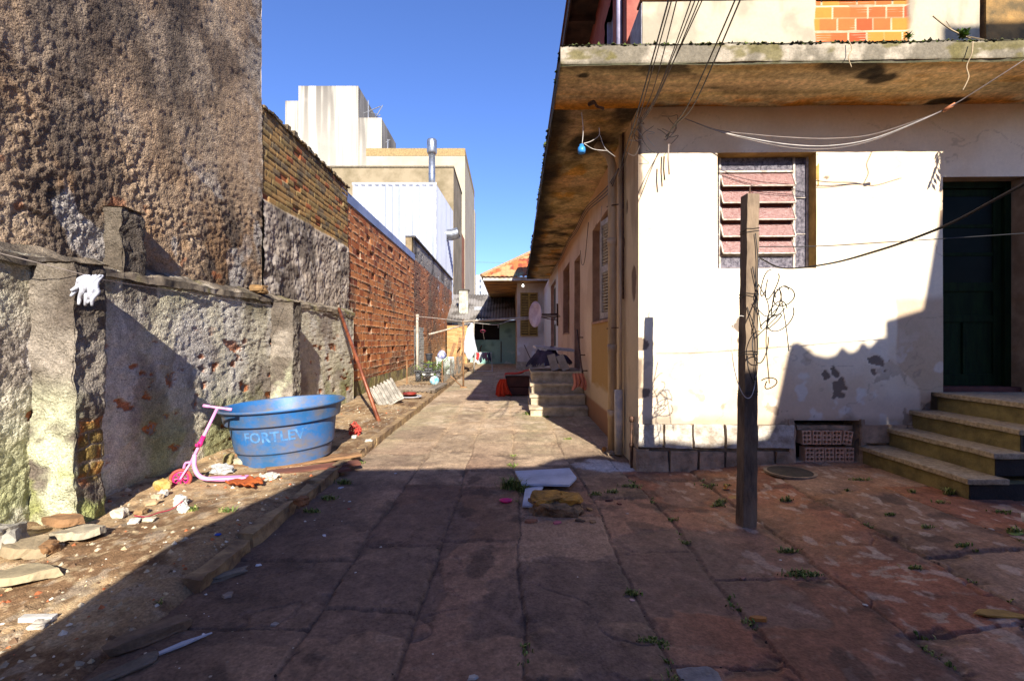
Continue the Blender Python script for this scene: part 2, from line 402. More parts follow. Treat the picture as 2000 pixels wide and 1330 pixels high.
def low_wall():
    box_obj('wall_core', mat('render_core', hx('8f857a'), .95), yard, -3.46, -3.335, -3, 10.46, 0, 1.985).matrix_parent_inverse = Matrix.Translation((3.4, -6, 0))
    us = [2.6]
    while us[-1] < 10.46: us.append(us[-1] + max(.011, .0009 * us[-1] ** 2))
    us[-1] = 10.46
    o = relief('wall_face', M_rough, yard, (-3.31, 0, 0), (0, 1, 0), (0, 0, 1), (1, 0, 0), np.array(us), lin(0, 2.0, .012), low_h, low_c)
    o.matrix_parent_inverse = Matrix.Translation((3.4, -6, 0))
    def end_c(X, Z, h): return low_c(X + 30, Z, h)
    o = relief('wall_end', M_rel, yard, (0, 10.46, 0), (-1, 0, 0), (0, 0, 1), (0, 1, 0), lin(3.3, 3.46, .03), lin(0, 2, .03), lambda a, b: low_h(a, b, .4), end_c)
    o.matrix_parent_inverse = Matrix.Translation((3.4, -6, 0))
    # coping
    def cop_h(Y, T): return .012 * (fbm(Y, T, 9, 4, 81) - .5) + .03 * (fbm(Y, T * .2, 1.3, 3, 82) - .5)
    def cop_c(Y, T, h):
        b = full(hx('8d7f6c'), Y); b = mixc(b, hx('5b5145'), ss(.45, .65, fbm(Y, T, 4, 5, 83))); b = mixc(b, hx('7b7440'), ss(.55, .7, fbm(Y, T, 3, 4, 84)) * .6)
        return mixc(b, hx('b7ab98'), ss(.6, .7, fbm(Y, T, 6, 4, 85)) * .6)
    # a sloped weathering on top of the wall running up to the tall wall behind
    V = Vector((-.17, 0, .09)).normalized(); n = Vector((.09, 0, .17)).normalized()
    o = relief('coping', M_rough, yard, (-3.275, 0, 1.985), (0, 1, 0), V, n, lin(2.6, 10.46, .02), lin(0, .2, .02), cop_h, cop_c)
    warp(o, .02)
    o.matrix_parent_inverse = Matrix.Translation((3.4, -6, 0))
    o = relief('coping_edge', M_rel, yard, (-3.275, 0, 1.925), (0, 1, 0), (0, 0, 1), (1, 0, 0), lin(2.6, 10.46, .02), lin(0, .062, .015), lambda Y, Z: cop_h(Y, Z + 1), cop_c)
    warp(o, .02)
    o.matrix_parent_inverse = Matrix.Translation((3.4, -6, 0))
low_wall()
def pillar(y0, y1, z1, name, x0=-3.32, x1=-3.0, seed=0, bricks=False, slope=0.0, zb=0.0):
    g = bpy.data.objects.new(name, None); COL.objects.link(g); g.parent = yard; g.location = (0, 0, 0)
    g.matrix_parent_inverse = Matrix.Translation((3.4, -6, 0))
    def hh(a, Z):
        e = .020 * (fbm(a * 1 + seed, Z, 12, 5, 91, .65) - .5) * 2 - .02 * ss(y1 - .03, y1, a) - .02 * ss(z1 - .05, z1, Z) * fbm(a, Z, 9, 3, 99)
        if bricks:
            by = ss(.86, .82, Z + .05 * (fbm(a, Z, 5, 3, 92) - .5)) * ss(.34, .42, Z) * ss(y0 + .02, y0 + .07, a)
            row = np.floor(Z / .105); fz = np.abs((Z / .105) % 1 - .5); fu = np.abs(((a + row * .11) / .22) % 1 - .5)
            jt = np.maximum(ss(.40, .46, fz), ss(.455, .48, fu))
            e = e - by * (.012 + jt * .014)
        return e
    def cc(a, Z, h):
        b = full(hx('8d8376'), a)
        b = mixc(b, hx('655b50'), ss(.40, .62, fbm(a + seed, Z, 2.4, 5, 93)))
        b = mixc(b, hx('4d4438'), ss(1.5, 2.0, Z + .5 * (fbm(a, Z, 3, 4, 90) - .5)) * .6)
        b = mixc(b, hx('514840'), ss(.5, .7, fbm(a * 2 + seed, Z * .6, 3, 5, 94)) * ss(1.1, 2.0, Z) * .8)
        b = mixc(b, hx('c4c4a2'), ss(.44, .60, fbm(a + seed, Z, 3.1, 5, 95)) * ss(1.25, .75, Z) * ss(y0 + .12, y0 - .1, a) * .9)
        b = mixc(b, hx('8e944e'), ss(.46, .62, fbm(a + seed, Z, 3.4, 5, 96)) * ss(.9, .2, Z) * .7)
        if bricks:
            by = ss(.86, .82, Z + .05 * (fbm(a, Z, 5, 3, 92) - .5)) * ss(.34, .42, Z) * ss(y0 + .02, y0 + .07, a)
            row = np.floor(Z / .105); fz = np.abs((Z / .105) % 1 - .5); fu = np.abs(((a + row * .11) / .22) % 1 - .5)
            jt = np.maximum(ss(.40, .46, fz), ss(.455, .48, fu))
            bc = mixc(full(hx('b06c34'), a), hx('7f6a3a'), ss(.4, .6, fbm(a, Z, 5, 3, 97)))
            bc = mixc(bc, hx('a79680'), jt)
            b = mixc(b, bc, by)
        return b
    # the two faces one sees, then the back ones, all closing on the same edges
    st = .011
    f1 = relief('pillar_face', M_rough, g, (x1, 0, 0), (0, 1, 0), (0, 0, 1), (1, 0, 0), lin(y0 - .004, y1, st), lin(zb, z1, st), hh, cc)
    def hs(a, Z): return hh(y0 - (x1 - x0 - a), Z) * .9
    f2 = relief('pillar_front', M_rough, g, (x0, y0, 0), (1, 0, 0), (0, 0, 1), (0, -1, 0), lin(0, x1 - x0 + .006, st), lin(zb, z1, st), hs, lambda a, Z, h: cc(y0 - (x1 - x0 - a), Z, h))
    MB().box(x0, x1 - .07, y0 + .07, y1 - .02, zb, z1 - .05).build('pillar_core', bpy.data.materials['render_core'], g)
    f3 = relief('pillar_top', M_rel, g, (x0, y0 - .01, z1), (1, 0, -slope), (0, 1, 0), (0, 0, 1), lin(0, x1 - x0 + .012, .02), lin(0, y1 - y0 + .012, .02), lambda a, b: .02 * (fbm(a, b, 8, 4, 98) - .5), lambda a, b, h: full(hx('8c7f6d'), a))
    for q in (f1, f2, f3): warp(q, .026, 5)
pillar(3.37, 3.66, 1.95, 'buttress', seed=0, bricks=True)
pillar(6.82, 7.12, 1.96, 'buttress', seed=7)
pillar(4.17, 4.46, 2.56, 'pier_stub', x0=-3.52, x1=-3.30, seed=13, zb=1.93)

# tall rendered wall behind it
tall = thing('rendered_wall', 'very tall windowless brown rough-cast house wall at the left edge', 'wall', (-3.5, 5, 0))
def inv(o, loc): o.matrix_parent_inverse = Matrix.Translation(Vector(loc) * -1); return o
def tall_h(Y, Z):
    lump = np.abs(fbm(Y, Z, 6, 4, 101, .6) - .5) * 2; fine = fbm(Y, Z, 26, 3, 102)
    low = ss(3.7, 2.9, Z + .5 * (fbm(Y, Z, 1.2, 3, 103) - .5))
    d = (Y * .8 + Z) ; st = fbm(Y * 2.4 + Z * 1.6, Z * 2.4 - Y * 1.0, 5, 3, 104)
    return ((.018 + .026 * ss(.5, .7, fbm(Y, Z, 1.6, 3, 115))) * low + .010) * (fbm(Y, Z, 19, 4, 105, .72) - .5) * 1.2 - .012 * ss(.012, .002, np.abs(fbm(Y, Z, 1.3, 4, 116) - .5)) * low + .012 * fine + (1 - low) * .014 * st + .05 * (fbm(Y, Z, .7, 3, 106) - .5) 
def tall_c(Y, Z, h):
    b = full(hx('a48b70'), Y)
    b = mixc(b, hx('6b5a4a'), ss(.42, .62, fbm(Y, Z, .9, 5, 107)))
    b = mixc(b, hx('a3907a'), ss(.52, .68, fbm(Y, Z, 2.1, 5, 108)) * .7)
    b = mixc(b, hx('4d4239'), ss(.48, .68, fbm(Y * 1.5, Z * .8, .9, 6, 109)) * .8)
    b = mixc(b, hx('a8a097'), ss(.69, .71, fbm(Y, Z, 1.9, 3, 117)) * ss(3.6, 3.0, Z) * .8)
    b = mixc(b, hx('a37c54'), ss(.58, .70, fbm(Y, Z, 3.3, 4, 110)) * ss(4, 2, Z) * .5)
    b = mixc(b, hx('9a5832'), ss(.73, .76, fbm(Y, Z, 4, 4, 111)) * ss(3.2, 2.4, Z) * .6)
    b = mixc(b, hx('b3a89a'), ss(.5, .66, fbm(Y, Z, 5, 5, 112)) * ss(6, 7, Y) * .6)
    return b
us = [2.5]
while us[-1] < 6.84: us.append(us[-1] + max(.012, .0007 * us[-1] ** 2))
us[-1] = 6.84
L0 = (-3.5, 5, 0)
inv(relief('wall_face', M_rough, tall, (-3.46, 0, 0), (0, 1, 0), (0, 0, 1), (1, 0, 0), np.array(us), lin(1.85, 6.6, .015), tall_h, tall_c), L0)
inv(box_obj('wall_core', mat('tall_wall_side', hx('8c7660'), .95, hx('6b5a4a'), 2, .8, 12, bd=.03), tall, -9, -3.52, -3, 6.80, 0, 9), L0)
inv(box_obj('wall_top', bpy.data.materials['tall_wall_side'], tall, -3.6, -3.45, -3, 6.835, 6.58, 9), L0)
def edge_h(a, Z): return .03 * (fbm(a, Z, 7, 4, 113) - .5)
inv(relief('wall_corner', M_rel, tall, (-3.7, 6.84, 0), (1, 0, 0), (0, 0, 1), (0, 1, 0), lin(0, .25, .03), lin(1.9, 6.6, .03), edge_h, lambda a, Z, h: tall_c(a + 20, Z, h)), L0)

# yellow brick wall over a band of grey roughcast
def bricks(Y, Z, bw, bh, jw, jh, seed, wob=.0):
    Yw = Y + wob * (fbm(Y, Z, 3, 3, seed) - .5); Zw = Z + wob * (fbm(Y, Z, 2, 3, seed + 1) - .5)
    row = np.floor(Zw / bh).astype(int); off = (row % 2) * bw * .5 + (row * 37 % 11) * bw * .03
    cu = (Yw + off) / bw; ci = np.floor(cu).astype(int)
    fu = np.minimum(cu - ci, 1 - (cu - ci)) * bw; fz = Zw / bh - row; fz = np.minimum(fz, 1 - fz) * bh
    j = np.maximum(ss(jw, jw * .4, fu), ss(jh, jh * .4, fz))
    rid = np.random.RandomState(seed).rand(64, 97)[row % 64, ci % 97]
    rid2 = np.random.RandomState(seed + 9).rand(64, 97)[row % 64, ci % 97]
    return j, rid, rid2, Zw / bh - row
ybw = thing('brick_wall', 'old yellow-brown brick wall above grey roughcast, between the tall wall and the orange block wall', 'wall', (-3.5, 8.7, 0))
LY = (-3.5, 8.7, 0)
def y_h(Y, Z):
    up = ss(3.38, 3.44, Z + .06 * (fbm(Y, Z, 2, 3, 121) - .5))
    j, r1, r2, fz = bricks(Y, Z, .24, .092, .005, .010, 122, .008)
    hb = .02 - j * .016 + (r1 - .5) * .006 - (r2 > .96) * .02 + .006 * (fbm(Y, Z, 20, 3, 123) - .5)
    hr = .07 * (fbm(Y, Z, 6, 5, 124, .62) - .5) + .02 * (fbm(Y, Z, 22, 3, 125) - .5) + .04
    return hb * up + hr * (1 - up)
def y_c(Y, Z, h):
    up = ss(3.38, 3.44, Z + .06 * (fbm(Y, Z, 2, 3, 121) - .5))
    j, r1, r2, fz = bricks(Y, Z, .24, .092, .005, .010, 122, .008)
    b = full(hx('a8834f'), Y); b = mixc(b, hx('8d7446'), ss(.3, .8, r1)); b = mixc(b, hx('a65a34'), (r2 > .86) * .8); b = mixc(b, hx('6b5e4a'), (r2 < .18) * .8)
    b = mixc(b, hx('544a3c'), ss(.52, .66, fbm(Y, Z, 1.7, 5, 126)) * .75); b = mixc(b, hx('3f382e'), ss(4.5, 4.85, Z + .3 * fbm(Y, Z, 3, 3, 127)) * .6)
    b = mixc(b, hx('b59f76'), j * .75)
    g = full(hx('a09283'), Y); g = mixc(g, hx('6a5f55'), ss(.45, .65, fbm(Y, Z, 2.2, 5, 128))); g = mixc(g, hx('b9aea2'), ss(.52, .66, fbm(Y, Z, 5, 4, 129)) * .6)
    return mixc(g, b, up)
inv(side(-3.47, 6.86, 10.56, 1.95, 4.72, 'wall_face', M_brickrel, ybw, .0165, .0165, y_h, y_c), LY)
inv(relief('wall_foot', M_rel, ybw, (-3.36, 10.46, 0), (0, 1, 0), (0, 0, 1), (1, 0, 0), lin(0, .12, .03), lin(0, 2.1, .03), lambda a, b: low_h(a, b, .5), low_c), LY)
inv(box_obj('wall_core', mat('old_mortar', hx('8d7a5c'), .95), ybw, -3.8, -3.50, 6.85, 10.55, 0, 4.70), LY)
b = MB()
for k in range(31):
    y = 6.88 + k * .12; b.box(-3.80, -3.42 + random.uniform(-.02, .02), y, y + .1, 4.70, 4.70 + random.uniform(.02, .08) * (1.2 - k * .02))
inv(rough_up(b.build('coping', mat('old_coping_brick', hx('7a6648'), .95, hx('40382c'), 5, .6), ybw), .015, 8, 1), LY)

# orange hollow block wall
obw = thing('block_wall', 'bright orange hollow-block wall with squeezed mortar and a metal flashing on top', 'wall', (-3.5, 14, 0)); LO = (-3.5, 14, 0)
def o_h(Y, Z):
    j, r1, r2, fz = bricks(Y, Z, .295, .175, .008, .010, 131, .006)
    curl = ss(.30, .02, fz) * ss(-.05, .02, fz) * ss(.44, .60, fbm(Y, Z * .3, 9, 3, 132) + .12 * np.sin(np.floor(Z / .175) * 2.1))
    rib = .004 * np.cos(fz * 2 * math.pi * 4)
    return .02 + (r1 - .5) * .006 - j * .004 + curl * .022 + rib * (r2 > .4) - (r2 > .965) * .03
def o_c(Y, Z, h):
    j, r1, r2, fz = bricks(Y, Z, .295, .175, .008, .010, 131, .006)
    b = full(hx('c07c4c'), Y); b = mixc(b, hx('a45c34'), ss(.3, .9, r1)); b = mixc(b, hx('cf8850'), (r2 < .2) * .7); b = mixc(b, hx('7c3f2c'), (r2 > .88) * .8)
    b = mixc(b, hx('6d5140'), ss(.55, .70, fbm(Y, Z, 1.1, 5, 133)) * .7)
    curl = ss(.26, .02, fz) * ss(.44, .60, fbm(Y, Z * .3, 9, 3, 132) + .12 * np.sin(np.floor(Z / .175) * 2.1))
    return mixc(b, hx('b8a68c'), np.maximum(j * .9, curl * .85))
us = [10.57]
while us[-1] < 18.2: us.append(us[-1] + max(.018, .00016 * us[-1] ** 2))
inv(relief('wall_face', M_brickrel, obw, (-3.50, 0, 0), (0, 1, 0), (0, 0, 1), (1, 0, 0), np.array(us), lin(.42, 4.42, .0175), o_h, o_c), LO)
def pl_h(Y, Z): return .06 * (fbm(Y, Z, 5, 4, 135) - .3) + .05
def pl_c(Y, Z, h):
    b = full(hx('8d8058'), Y); b = mixc(b, hx('6b5f4c'), ss(.4, .6, fbm(Y, Z, 2, 4, 136))); return mixc(b, hx('7c7f3e'), ss(.5, .65, fbm(Y, Z, 3, 4, 137)) * .5)
inv(side(-3.52, 10.57, 18.2, 0, .46, 'plinth', M_rel, obw, .03, .03, pl_h, pl_c), LO)
inv(box_obj('wall_core', mat('block_core', hx('9a5430'), .9), obw, -3.75, -3.54, 10.57, 18.2, 0, 4.42), LO)
inv(box_obj('flashing', mat('flashing_metal', hx('8f9cc0'), .55, hx('7885a8'), 1.5, .1, spec=.3), obw, -3.78, -3.455, 10.2, 18.25, 4.40, 4.62), LO)

# far red brick wall with a grey cap
fbw = thing('brick_wall', 'weathered red brick wall capped with grey concrete, farthest along the alley on the left', 'wall', (-3.5, 25, 0)); LF = (-3.5, 25, 0)
def f_h(Y, Z):
    j, r1, r2, fz = bricks(Y, Z, .24, .085, .010, .014, 141, .03); return .008 * r1 - j * .012 - (r2 > .95) * .02 + .03 * (fbm(Y, Z, 1.5, 4, 142) - .5)
def f_c(Y, Z, h):
    j, r1, r2, fz = bricks(Y, Z, .24, .085, .010, .014, 141, .03)
    b = full(hx('ad6a42'), Y); b = mixc(b, hx('80543f'), ss(.4, .6, fbm(Y, Z, .8, 5, 143))); b = mixc(b, hx('a8845c'), ss(2.2, .8, Z) * .7)
    b = mixc(b, hx('5a4a42'), ss(.55, .7, fbm(Y, Z, 1.2, 4, 144)) * .8); b = mixc(b, hx('a08c74'), j * .7)
    g = full(hx('968f86'), Y); g = mixc(g, hx('5f5a55'), ss(.45, .65, fbm(Y, Z, 1.5, 5, 145)))
    pg = ss(1.95, 1.9, Z) * ss(20.6, 20.4, Y)
    g2 = full(hx('a7a69e'), Y)
    return mixc(mixc(b, g, ss(4.45, 4.5, Z)), g2, pg)
inv(side(-3.50, 18.2, 31, 0, 5.25, 'wall_face', M_brickrel, fbw, .045, .03, f_h, f_c), LF)
inv(box_obj('wall_core', bpy.data.materials['old_mortar'], fbw, -3.8, -3.56, 18.2, 31, 0, 5.24), LF)
inv(box_obj('coping', mat('dark_coping', hx('4c4844'), .9), fbw, -3.8, -3.43, 18.2, 31, 5.25, 5.32), LF)
# ================================================================ THE HOUSE (local frame: u east, v north from its south-west corner)
HO = Vector((1.42, 5.25, 0)); HA = R(-1.2)
HM = Matrix.Translation(HO) @ Matrix.Rotation(HA, 4, 'Z')
house = thing('old_house', 'long cream and pink plastered house with a stained concrete eave, right of the alley', 'house', HO, HA)
def W(u, v, z): return HM @ Vector((u, v, z))
def Hrel(name, m, O, U, V, n, us, vs, hf, cf, mask=None, parent=None): return relief(name, m, parent or house, O, U, V, n, us, vs, hf, cf, mask)
def hb(name, m, *a, parent=None, bevel=0, rough=0, sub=1, sc=6):
    o = MB().box(*a).build(name, m, parent or house, bevel)
    if rough: rough_up(o, rough, sc, sub, seed=len(name))
    return o
def sub_empty(name, parent=house):
    e = bpy.data.objects.new(name, None); COL.objects.link(e); e.parent = parent; return e

# windows and doors as (u0, u1, z0, z1)
WIN = (.845, 1.895, 2.17, 3.417); DOOR = (3.226, 4.10, .85, 3.14); VENT = (1.66, 2.35, .09, .545)
peels = [(2.10, .55, .10, 1), (1.62, 1.0, .16, 0), (2.12, .98, .11, 1), (2.0, 1.0, .07, 1), (2.30, 1.28, .09, 1), (2.53, 1.12, .075, 1), (1.55, 1.42, .12, 0), (.18, 2.4, .05, 0)]
peels = [(2.12, .90, .085), (2.00, 1.00, .05), (2.10, 1.05, .05), (2.17, .82, .05), (2.54, 1.17, .08), (2.50, 1.08, .04), (2.0, 3.14, .03), (1.12, 1.53, .10), (3.12, .70, .07), (.03, 1.35, .06), (.02, .85, .07)]
def fac_fields(u, z):
    pe = np.zeros(u.shape)
    for (a, b, r) in peels:
        d = np.hypot(u - a, z - b) / r + 2.4 * (fbm(u, z, 13, 4, 201) - .5); pe = np.maximum(pe, ss(1.0, .9, d))
    edge = ss(.055, .02, u + .07 * (fbm(u * 0 + 3, z, 6, 4, 202) - .5)) * ss(.5, .56, z) * ss(.50, .56, fbm(u * 0, z, 2.2, 3, 203))
    pe = np.maximum(pe, edge)
    pe2 = ss(.69, .71, fbm(u, z, 5, 5, 204)) * ss(1.6, .6, z)
    # the newer render patch left of the door
    pt = ss(2.72, 2.75, u + .05 * (fbm(z, u, 3, 3, 205) - .5) - .25 * ss(1.2, .85, z)) * ss(1.92, 1.80, z + .05 * (fbm(u, z, 3, 3, 206) - .5))
    return pe, pe2, pt
def fac_h(u, z):
    pe, pe2, pt = fac_fields(u, z)
    return -.007 * pe - .003 * pe2 + .003 * pt + .008 * (fbm(u, z, 1.6, 4, 207) - .5) + .0025 * (fbm(u, z, 14, 3, 208) - .5)
def fac_c(u, z, h):
    pe, pe2, pt = fac_fields(u, z)
    b = full(hx('e8dac0'), u)
    b = mixc(b, hx('d8ba92'), ss(.4, .62, fbm(u, z, 1.3, 4, 209)) * .6)
    b = mixc(b, hx('bda18c'), ss(1.5, .5, z + .4 * (fbm(u, z, 1.5, 4, 210) - .5)) * .45)
    b = mixc(b, hx('b98a58'), ss(3.55, 3.9, z + .25 * (fbm(u, z, 2, 4, 211) - .5)) * .5)
    b = mixc(b, hx('7c6f62'), ss(.60, .72, fbm(u, z, 3, 5, 212)) * ss(1.3, .5, z) * .5)
    b = mixc(b, hx('b89c7c'), pt * .75)
    b = mixc(b, hx('e0dcd2'), ss(.62, .68, fbm(u, z, 4, 4, 213)) * ss(1.7, .8, z) * .6)
    cr = np.abs(fbm(u * .6, z, 1.5, 5, 214) - .5); b = mixc(b, hx('8a7866'), ss(.004, .001, cr) * .35)
    b = mixc(b, hx('6b5a4e'), pe * .9); b = mixc(b, hx('8d7a68'), pe2 * .7)
    b = mixc(b, hx('70604e'), ss(.62, .52, z) * .4)
    return b
mk = hmask(WIN, DOOR, VENT, (3.10, 4.12, 0, .85))
Hrel('south_wall', M_plaster, (0, 0, 0), (1, 0, 0), (0, 0, 1), (0, -1, 0), np.unique(np.concatenate([lin(0, .845, .012), lin(.845, 1.66, .012), lin(1.66, 1.895, .012), lin(1.895, 2.35, .012), lin(2.35, 3.10, .0125), lin(3.10, 3.226, .012), lin(3.226, 4.10, .0125), lin(4.10, 5.6, .02)]).round(4)),
     np.unique(np.concatenate([lin(.50, .545, .015), lin(.545, .85, .012), lin(.85, 2.17, .012), lin(2.17, 3.14, .012), lin(3.14, 3.417, .012), lin(3.417, 3.93, .012)]).round(4)), fac_h, fac_c, mk)
# plinth of two courses of squared stone, real blocks
M_plinth = mat('plinth_stone', hx('bc9f82'), .9, hx('84705a'), 5, .7, 45, bd=.012)
M_white_st = mat('plinth_stone_whitewashed', hx('c9c0b2'), .9, hx('8f8272'), 7, .7, 45, bd=.012)
M_mortar = mat('plinth_mortar', hx('94826c'), .95, hx('6b5c4c'), 8, .5)
hb('plinth_bed', M_mortar, .01, 1.66, .008, .30, -.08, .50); hb('plinth_bed', M_mortar, 2.35, 3.2, .008, .30, -.08, .50)
rnd = random.Random(8)
for (z0, z1, us_, mm) in ((-.06, .215, [0, .33, .64, .92, 1.20, 1.45, 1.655], M_plinth), (.245, .505, [0, .27, .58, .92, 1.26, 1.655], M_white_st)):
    for a, b_ in zip(us_[:-1], us_[1:]):
        o = hb('plinth_stone', mm, a + .007 - (.012 if a == 0 else 0), b_ - .02, -.03 - rnd.uniform(0, .012), .2, z0 + rnd.uniform(0, .015), z1 - rnd.uniform(0, .012))
        rough_up(o, .011, 7, 4, seed=int(a * 50))
for (z0, z1, us_) in ((-.02, .28, [2.36, 2.66, 3.0]), (.31, .50, [2.36, 2.85, 3.15])):
    for a, b_ in zip(us_[:-1], us_[1:]):
        rough_up(hb('plinth_stone', M_plinth, a, b_ - .02, -.025, .2, z0, z1), .010, 7, 4, seed=int(a * 50))
# vent: broken opening packed with end-on hollow bricks
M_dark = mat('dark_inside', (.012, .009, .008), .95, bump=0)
M_clay = mat('vent_clay', hx('dcb496'), .9, hx('c0906e'), 12, .4)
vent = sub_empty('vent')
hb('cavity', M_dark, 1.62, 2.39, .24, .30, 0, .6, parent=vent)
for (a, b_, c, d) in ((1.60, 1.665, .05, .56), (2.345, 2.40, .05, .56)):
    rough_up(hb('jamb', M_plinth, a, b_, -.02, .25, c, d, parent=vent), .015, 9, 3)
rough_up(hb('sill', M_plinth, 1.66, 2.35, -.01, .25, -.02, .10, parent=vent), .012, 9, 3)
rough_up(hb('mortar_bed', M_plinth, 1.72, 2.30, .04, .2, .44, .485, parent=vent), .012, 9, 3, seed=3)
M_hole = mat('vent_hole', (.03, .012, .008), .95, bump=0)
def hollow_brick(u, z, w_, h_, tilt):
    k = sub_empty('hollow_brick', vent); k.location = (u, .004, z); k.rotation_euler = (0, tilt, 0)
    mb = MB(); nx, nz = 2, 3; t = .012
    cw = (w_ - t * (nx + 1)) / nx; chh = (h_ - t * (nz + 1)) / nz
    for i in range(nx + 1):
        x = -w_ / 2 + i * (cw + t); mb.box(x, x + t, 0, .12, 0, h_)
    for i in range(nx):
        x = -w_ / 2 + t + i * (cw + t)
        for j in range(nz + 1):
            z_ = j * (chh + t); mb.box(x, x + cw, .001, .12, z_, z_ + t)
        for j in range(nz):   # corner fillets make the cells read round
            z_ = t + j * (chh + t); q = .011
            for (cx_, cz_, sx, sz) in ((x, z_, 1, 1), (x + cw, z_, -1, 1), (x, z_ + chh, 1, -1), (x + cw, z_ + chh, -1, -1)):
                mb.prism([(cx_, 0, cz_), (cx_ + sx * q, 0, cz_), (cx_, 0, cz_ + sz * q)], (0, .002, 0), (0, .12, 0))
    mb.build('brick', M_clay, k)
for r_, (z_, n_) in enumerate(((.10, 5), (.285, 5))):
    for i in range(n_): hollow_brick(1.80 + i * .105 + (.0 if r_ else .03), z_, .094, .15, R(rnd.uniform(-2, 2) if i < 4 or not r_ else 9))
# window: deep reveals, textured glass border, six tilted louvre blades
M_rev = mat('reveal_ochre', hx('b8944f'), .85, hx('8f7038'), 6, .3)
M_revs = mat('reveal_stucco', hx('b59a7c'), .9, hx('93795c'), 5, .3)
u0, u1, z0, z1 = WIN; dp = .17
win = sub_empty('window')
hb('reveal', M_rev, u1, u1 + .03, .002, dp, z0 - .02, z1 + .02, parent=win); hb('reveal', M_rev, u0 - .03, u0, .002, dp, z0 - .02, z1 + .02, parent=win)
hb('reveal', M_rev, u0 + .001, u1 - .001, .002, dp, z1, z1 + .03, parent=win)
hb('sill', M_plaster if False else mat('sill_plaster', hx('d8cbb8'), .85), u0 + .001, u1 - .001, .004, dp, z0 - .03, z0 + .006, parent=win)
M_wf = mat('window_frame_paint', hx('cfc5b6'), .6, hx('9a8877'), 20, .2)
M_rust = mat('rusty_frame', hx('8d4a38'), .8, hx('5d2c22'), 15, .3)
# obscured glass: bumpy, greyish, slightly reflective
def pebble_glass(name, col, col2, sc=170):
    m = mat(name, col, .22, col2, 26, 0, spec=.6); t = m.node_tree; b = t.nodes['Principled BSDF']
    v = t.nodes.new('ShaderNodeTexVoronoi'); v.inputs['Scale'].default_value = sc; tc = [n for n in t.nodes if n.type == 'TEX_COORD'][0]
    t.links.new(tc.outputs['Object'], v.inputs[0]); bp = t.nodes.new('ShaderNodeBump'); bp.inputs['Strength'].default_value = 1; bp.inputs['Distance'].default_value = .004
    t.links.new(v.outputs[0], bp.inputs['Height']); t.links.new(bp.outputs[0], b.inputs['Normal']); return m
M_pg = pebble_glass('pebbled_glass', hx('7a747c'), hx('3c3842')); M_lg = pebble_glass('louvre_glass', hx('8c6660'), hx('754c46'), 90)
M_lg.node_tree.nodes['Principled BSDF'].inputs['Roughness'].default_value = .35
vf = dp - .02
hb('backing', M_rust, u0, u1, dp + .05, dp + .06, z0, z1, parent=win)
a0, a1 = u0 + .085, u1 - .155; b0, b1 = z0 + .17, z1 - .155
def pane(a, b, c, d): hb('pane', M_pg, a, b, vf, vf + .006, c, d, parent=win)
zm = [z0 + .006, z0 + .40, z0 + .80, z1]
for i in range(3):
    pane(u0, a0 - .012, zm[i] + .004, zm[i+1] - .004); pane(a1 + .012, u1 - .02, zm[i] + .004, zm[i+1] - .004)
pane(a0 + .012, a1 - .012, b1 + .012, z1); pane(a0 + .012, a1 - .012, z0 + .006, b0 - .012)
fr = MB()
for x in (a0, a1): fr.box(x - .011, x + .011, vf - .012, vf + .012, z0, z1)
fr.box(u1 - .022, u1 - .001, vf - .014, vf + .012, z0, z1)
for z_ in (b0, b1): fr.box(a0 + .011, a1 - .011, vf - .011, vf + .011, z_ - .010, z_ + .010)
for z_ in zm[1:3]:
    fr.box(u0, a0 - .011, vf - .008, vf + .008, z_ - .004, z_ + .004); fr.box(a1 + .011, u1 - .022, vf - .008, vf + .008, z_ - .004, z_ + .004)
fr.build('frame', M_wf, win, .002)
nb = 5; pit = (b1 - b0) / nb
for i in range(nb):
    zc = b0 + pit * (i + .5)
    M_ = Matrix.Translation(((a0 + a1) / 2, vf - .02, zc)) @ Matrix.Rotation(R(-24), 4, 'X')
    bl = MB().box(-(a1 - a0) / 2 + .018, (a1 - a0) / 2 - .018, -.003, .003, -pit * .46, pit * .46, M=M_).build('louvre_blade', M_lg, win)
    rail = MB().box(-(a1 - a0) / 2 + .012, (a1 - a0) / 2 - .012, -.008, .007, -pit * .46 - .012, -pit * .46, M=M_).build('blade_rail', M_wf, bl)
    rail.matrix_parent_inverse = bl.matrix_world.inverted()
    for sx in (-1, 1):
        MB().box(sx * ((a1 - a0) / 2 - .012) - .006, sx * ((a1 - a0) / 2 - .012) + .006, -.012, .010, -pit * .46, pit * .5, M=M_).build('clip', M_wf, bl)
    hb('gap_bar', M_rust, a0 + .012, a1 - .012, vf + .012, vf + .03, zc + pit * .40, zc + pit * .60, parent=win)
# door
M_green = mat('green_door_paint', (.009, .022, .006), .75, (.004, .010, .003), 5, .3, 60, stretch=(3, 3, .6), spec=.12)
u0, u1, z0, z1 = DOOR
dr = sub_empty('door')
hb('reveal', M_revs, u1, u1 + .03, .002, .20, z0, z1 + .03, parent=dr); hb('reveal', M_revs, u0 - .03, u0, .002, .20, z0, z1 + .03, parent=dr)
hb('reveal', M_revs, u0 + .001, u1 - .001, .002, .20, z1, z1 + .03, parent=dr)
hb('frame', M_green, u0, u0 + .07, .16, .24, z0, z1, parent=dr, bevel=.004); hb('frame', M_green, u1 - .07, u1, .16, .24, z0, z1, parent=dr, bevel=.004)
hb('frame', M_green, u0 + .07, u1 - .07, .16, .24, z1 - .07, z1, parent=dr, bevel=.004)
hb('leaf', M_green, u0 + .07, u1 - .07, .215, .25, z0 + .05, z1 - .07, parent=dr)
ml = MB(); ul, ur = u0 + .07, u1 - .07
for x in (ul + .001, ul + .335, ur - .091): ml.box(x, x + .09, .195, .216, z0 + .051, 1.98) if x != ul + .335 else ml.box(x - .02, x + .03, .197, .216, z0 + .18, 1.60)
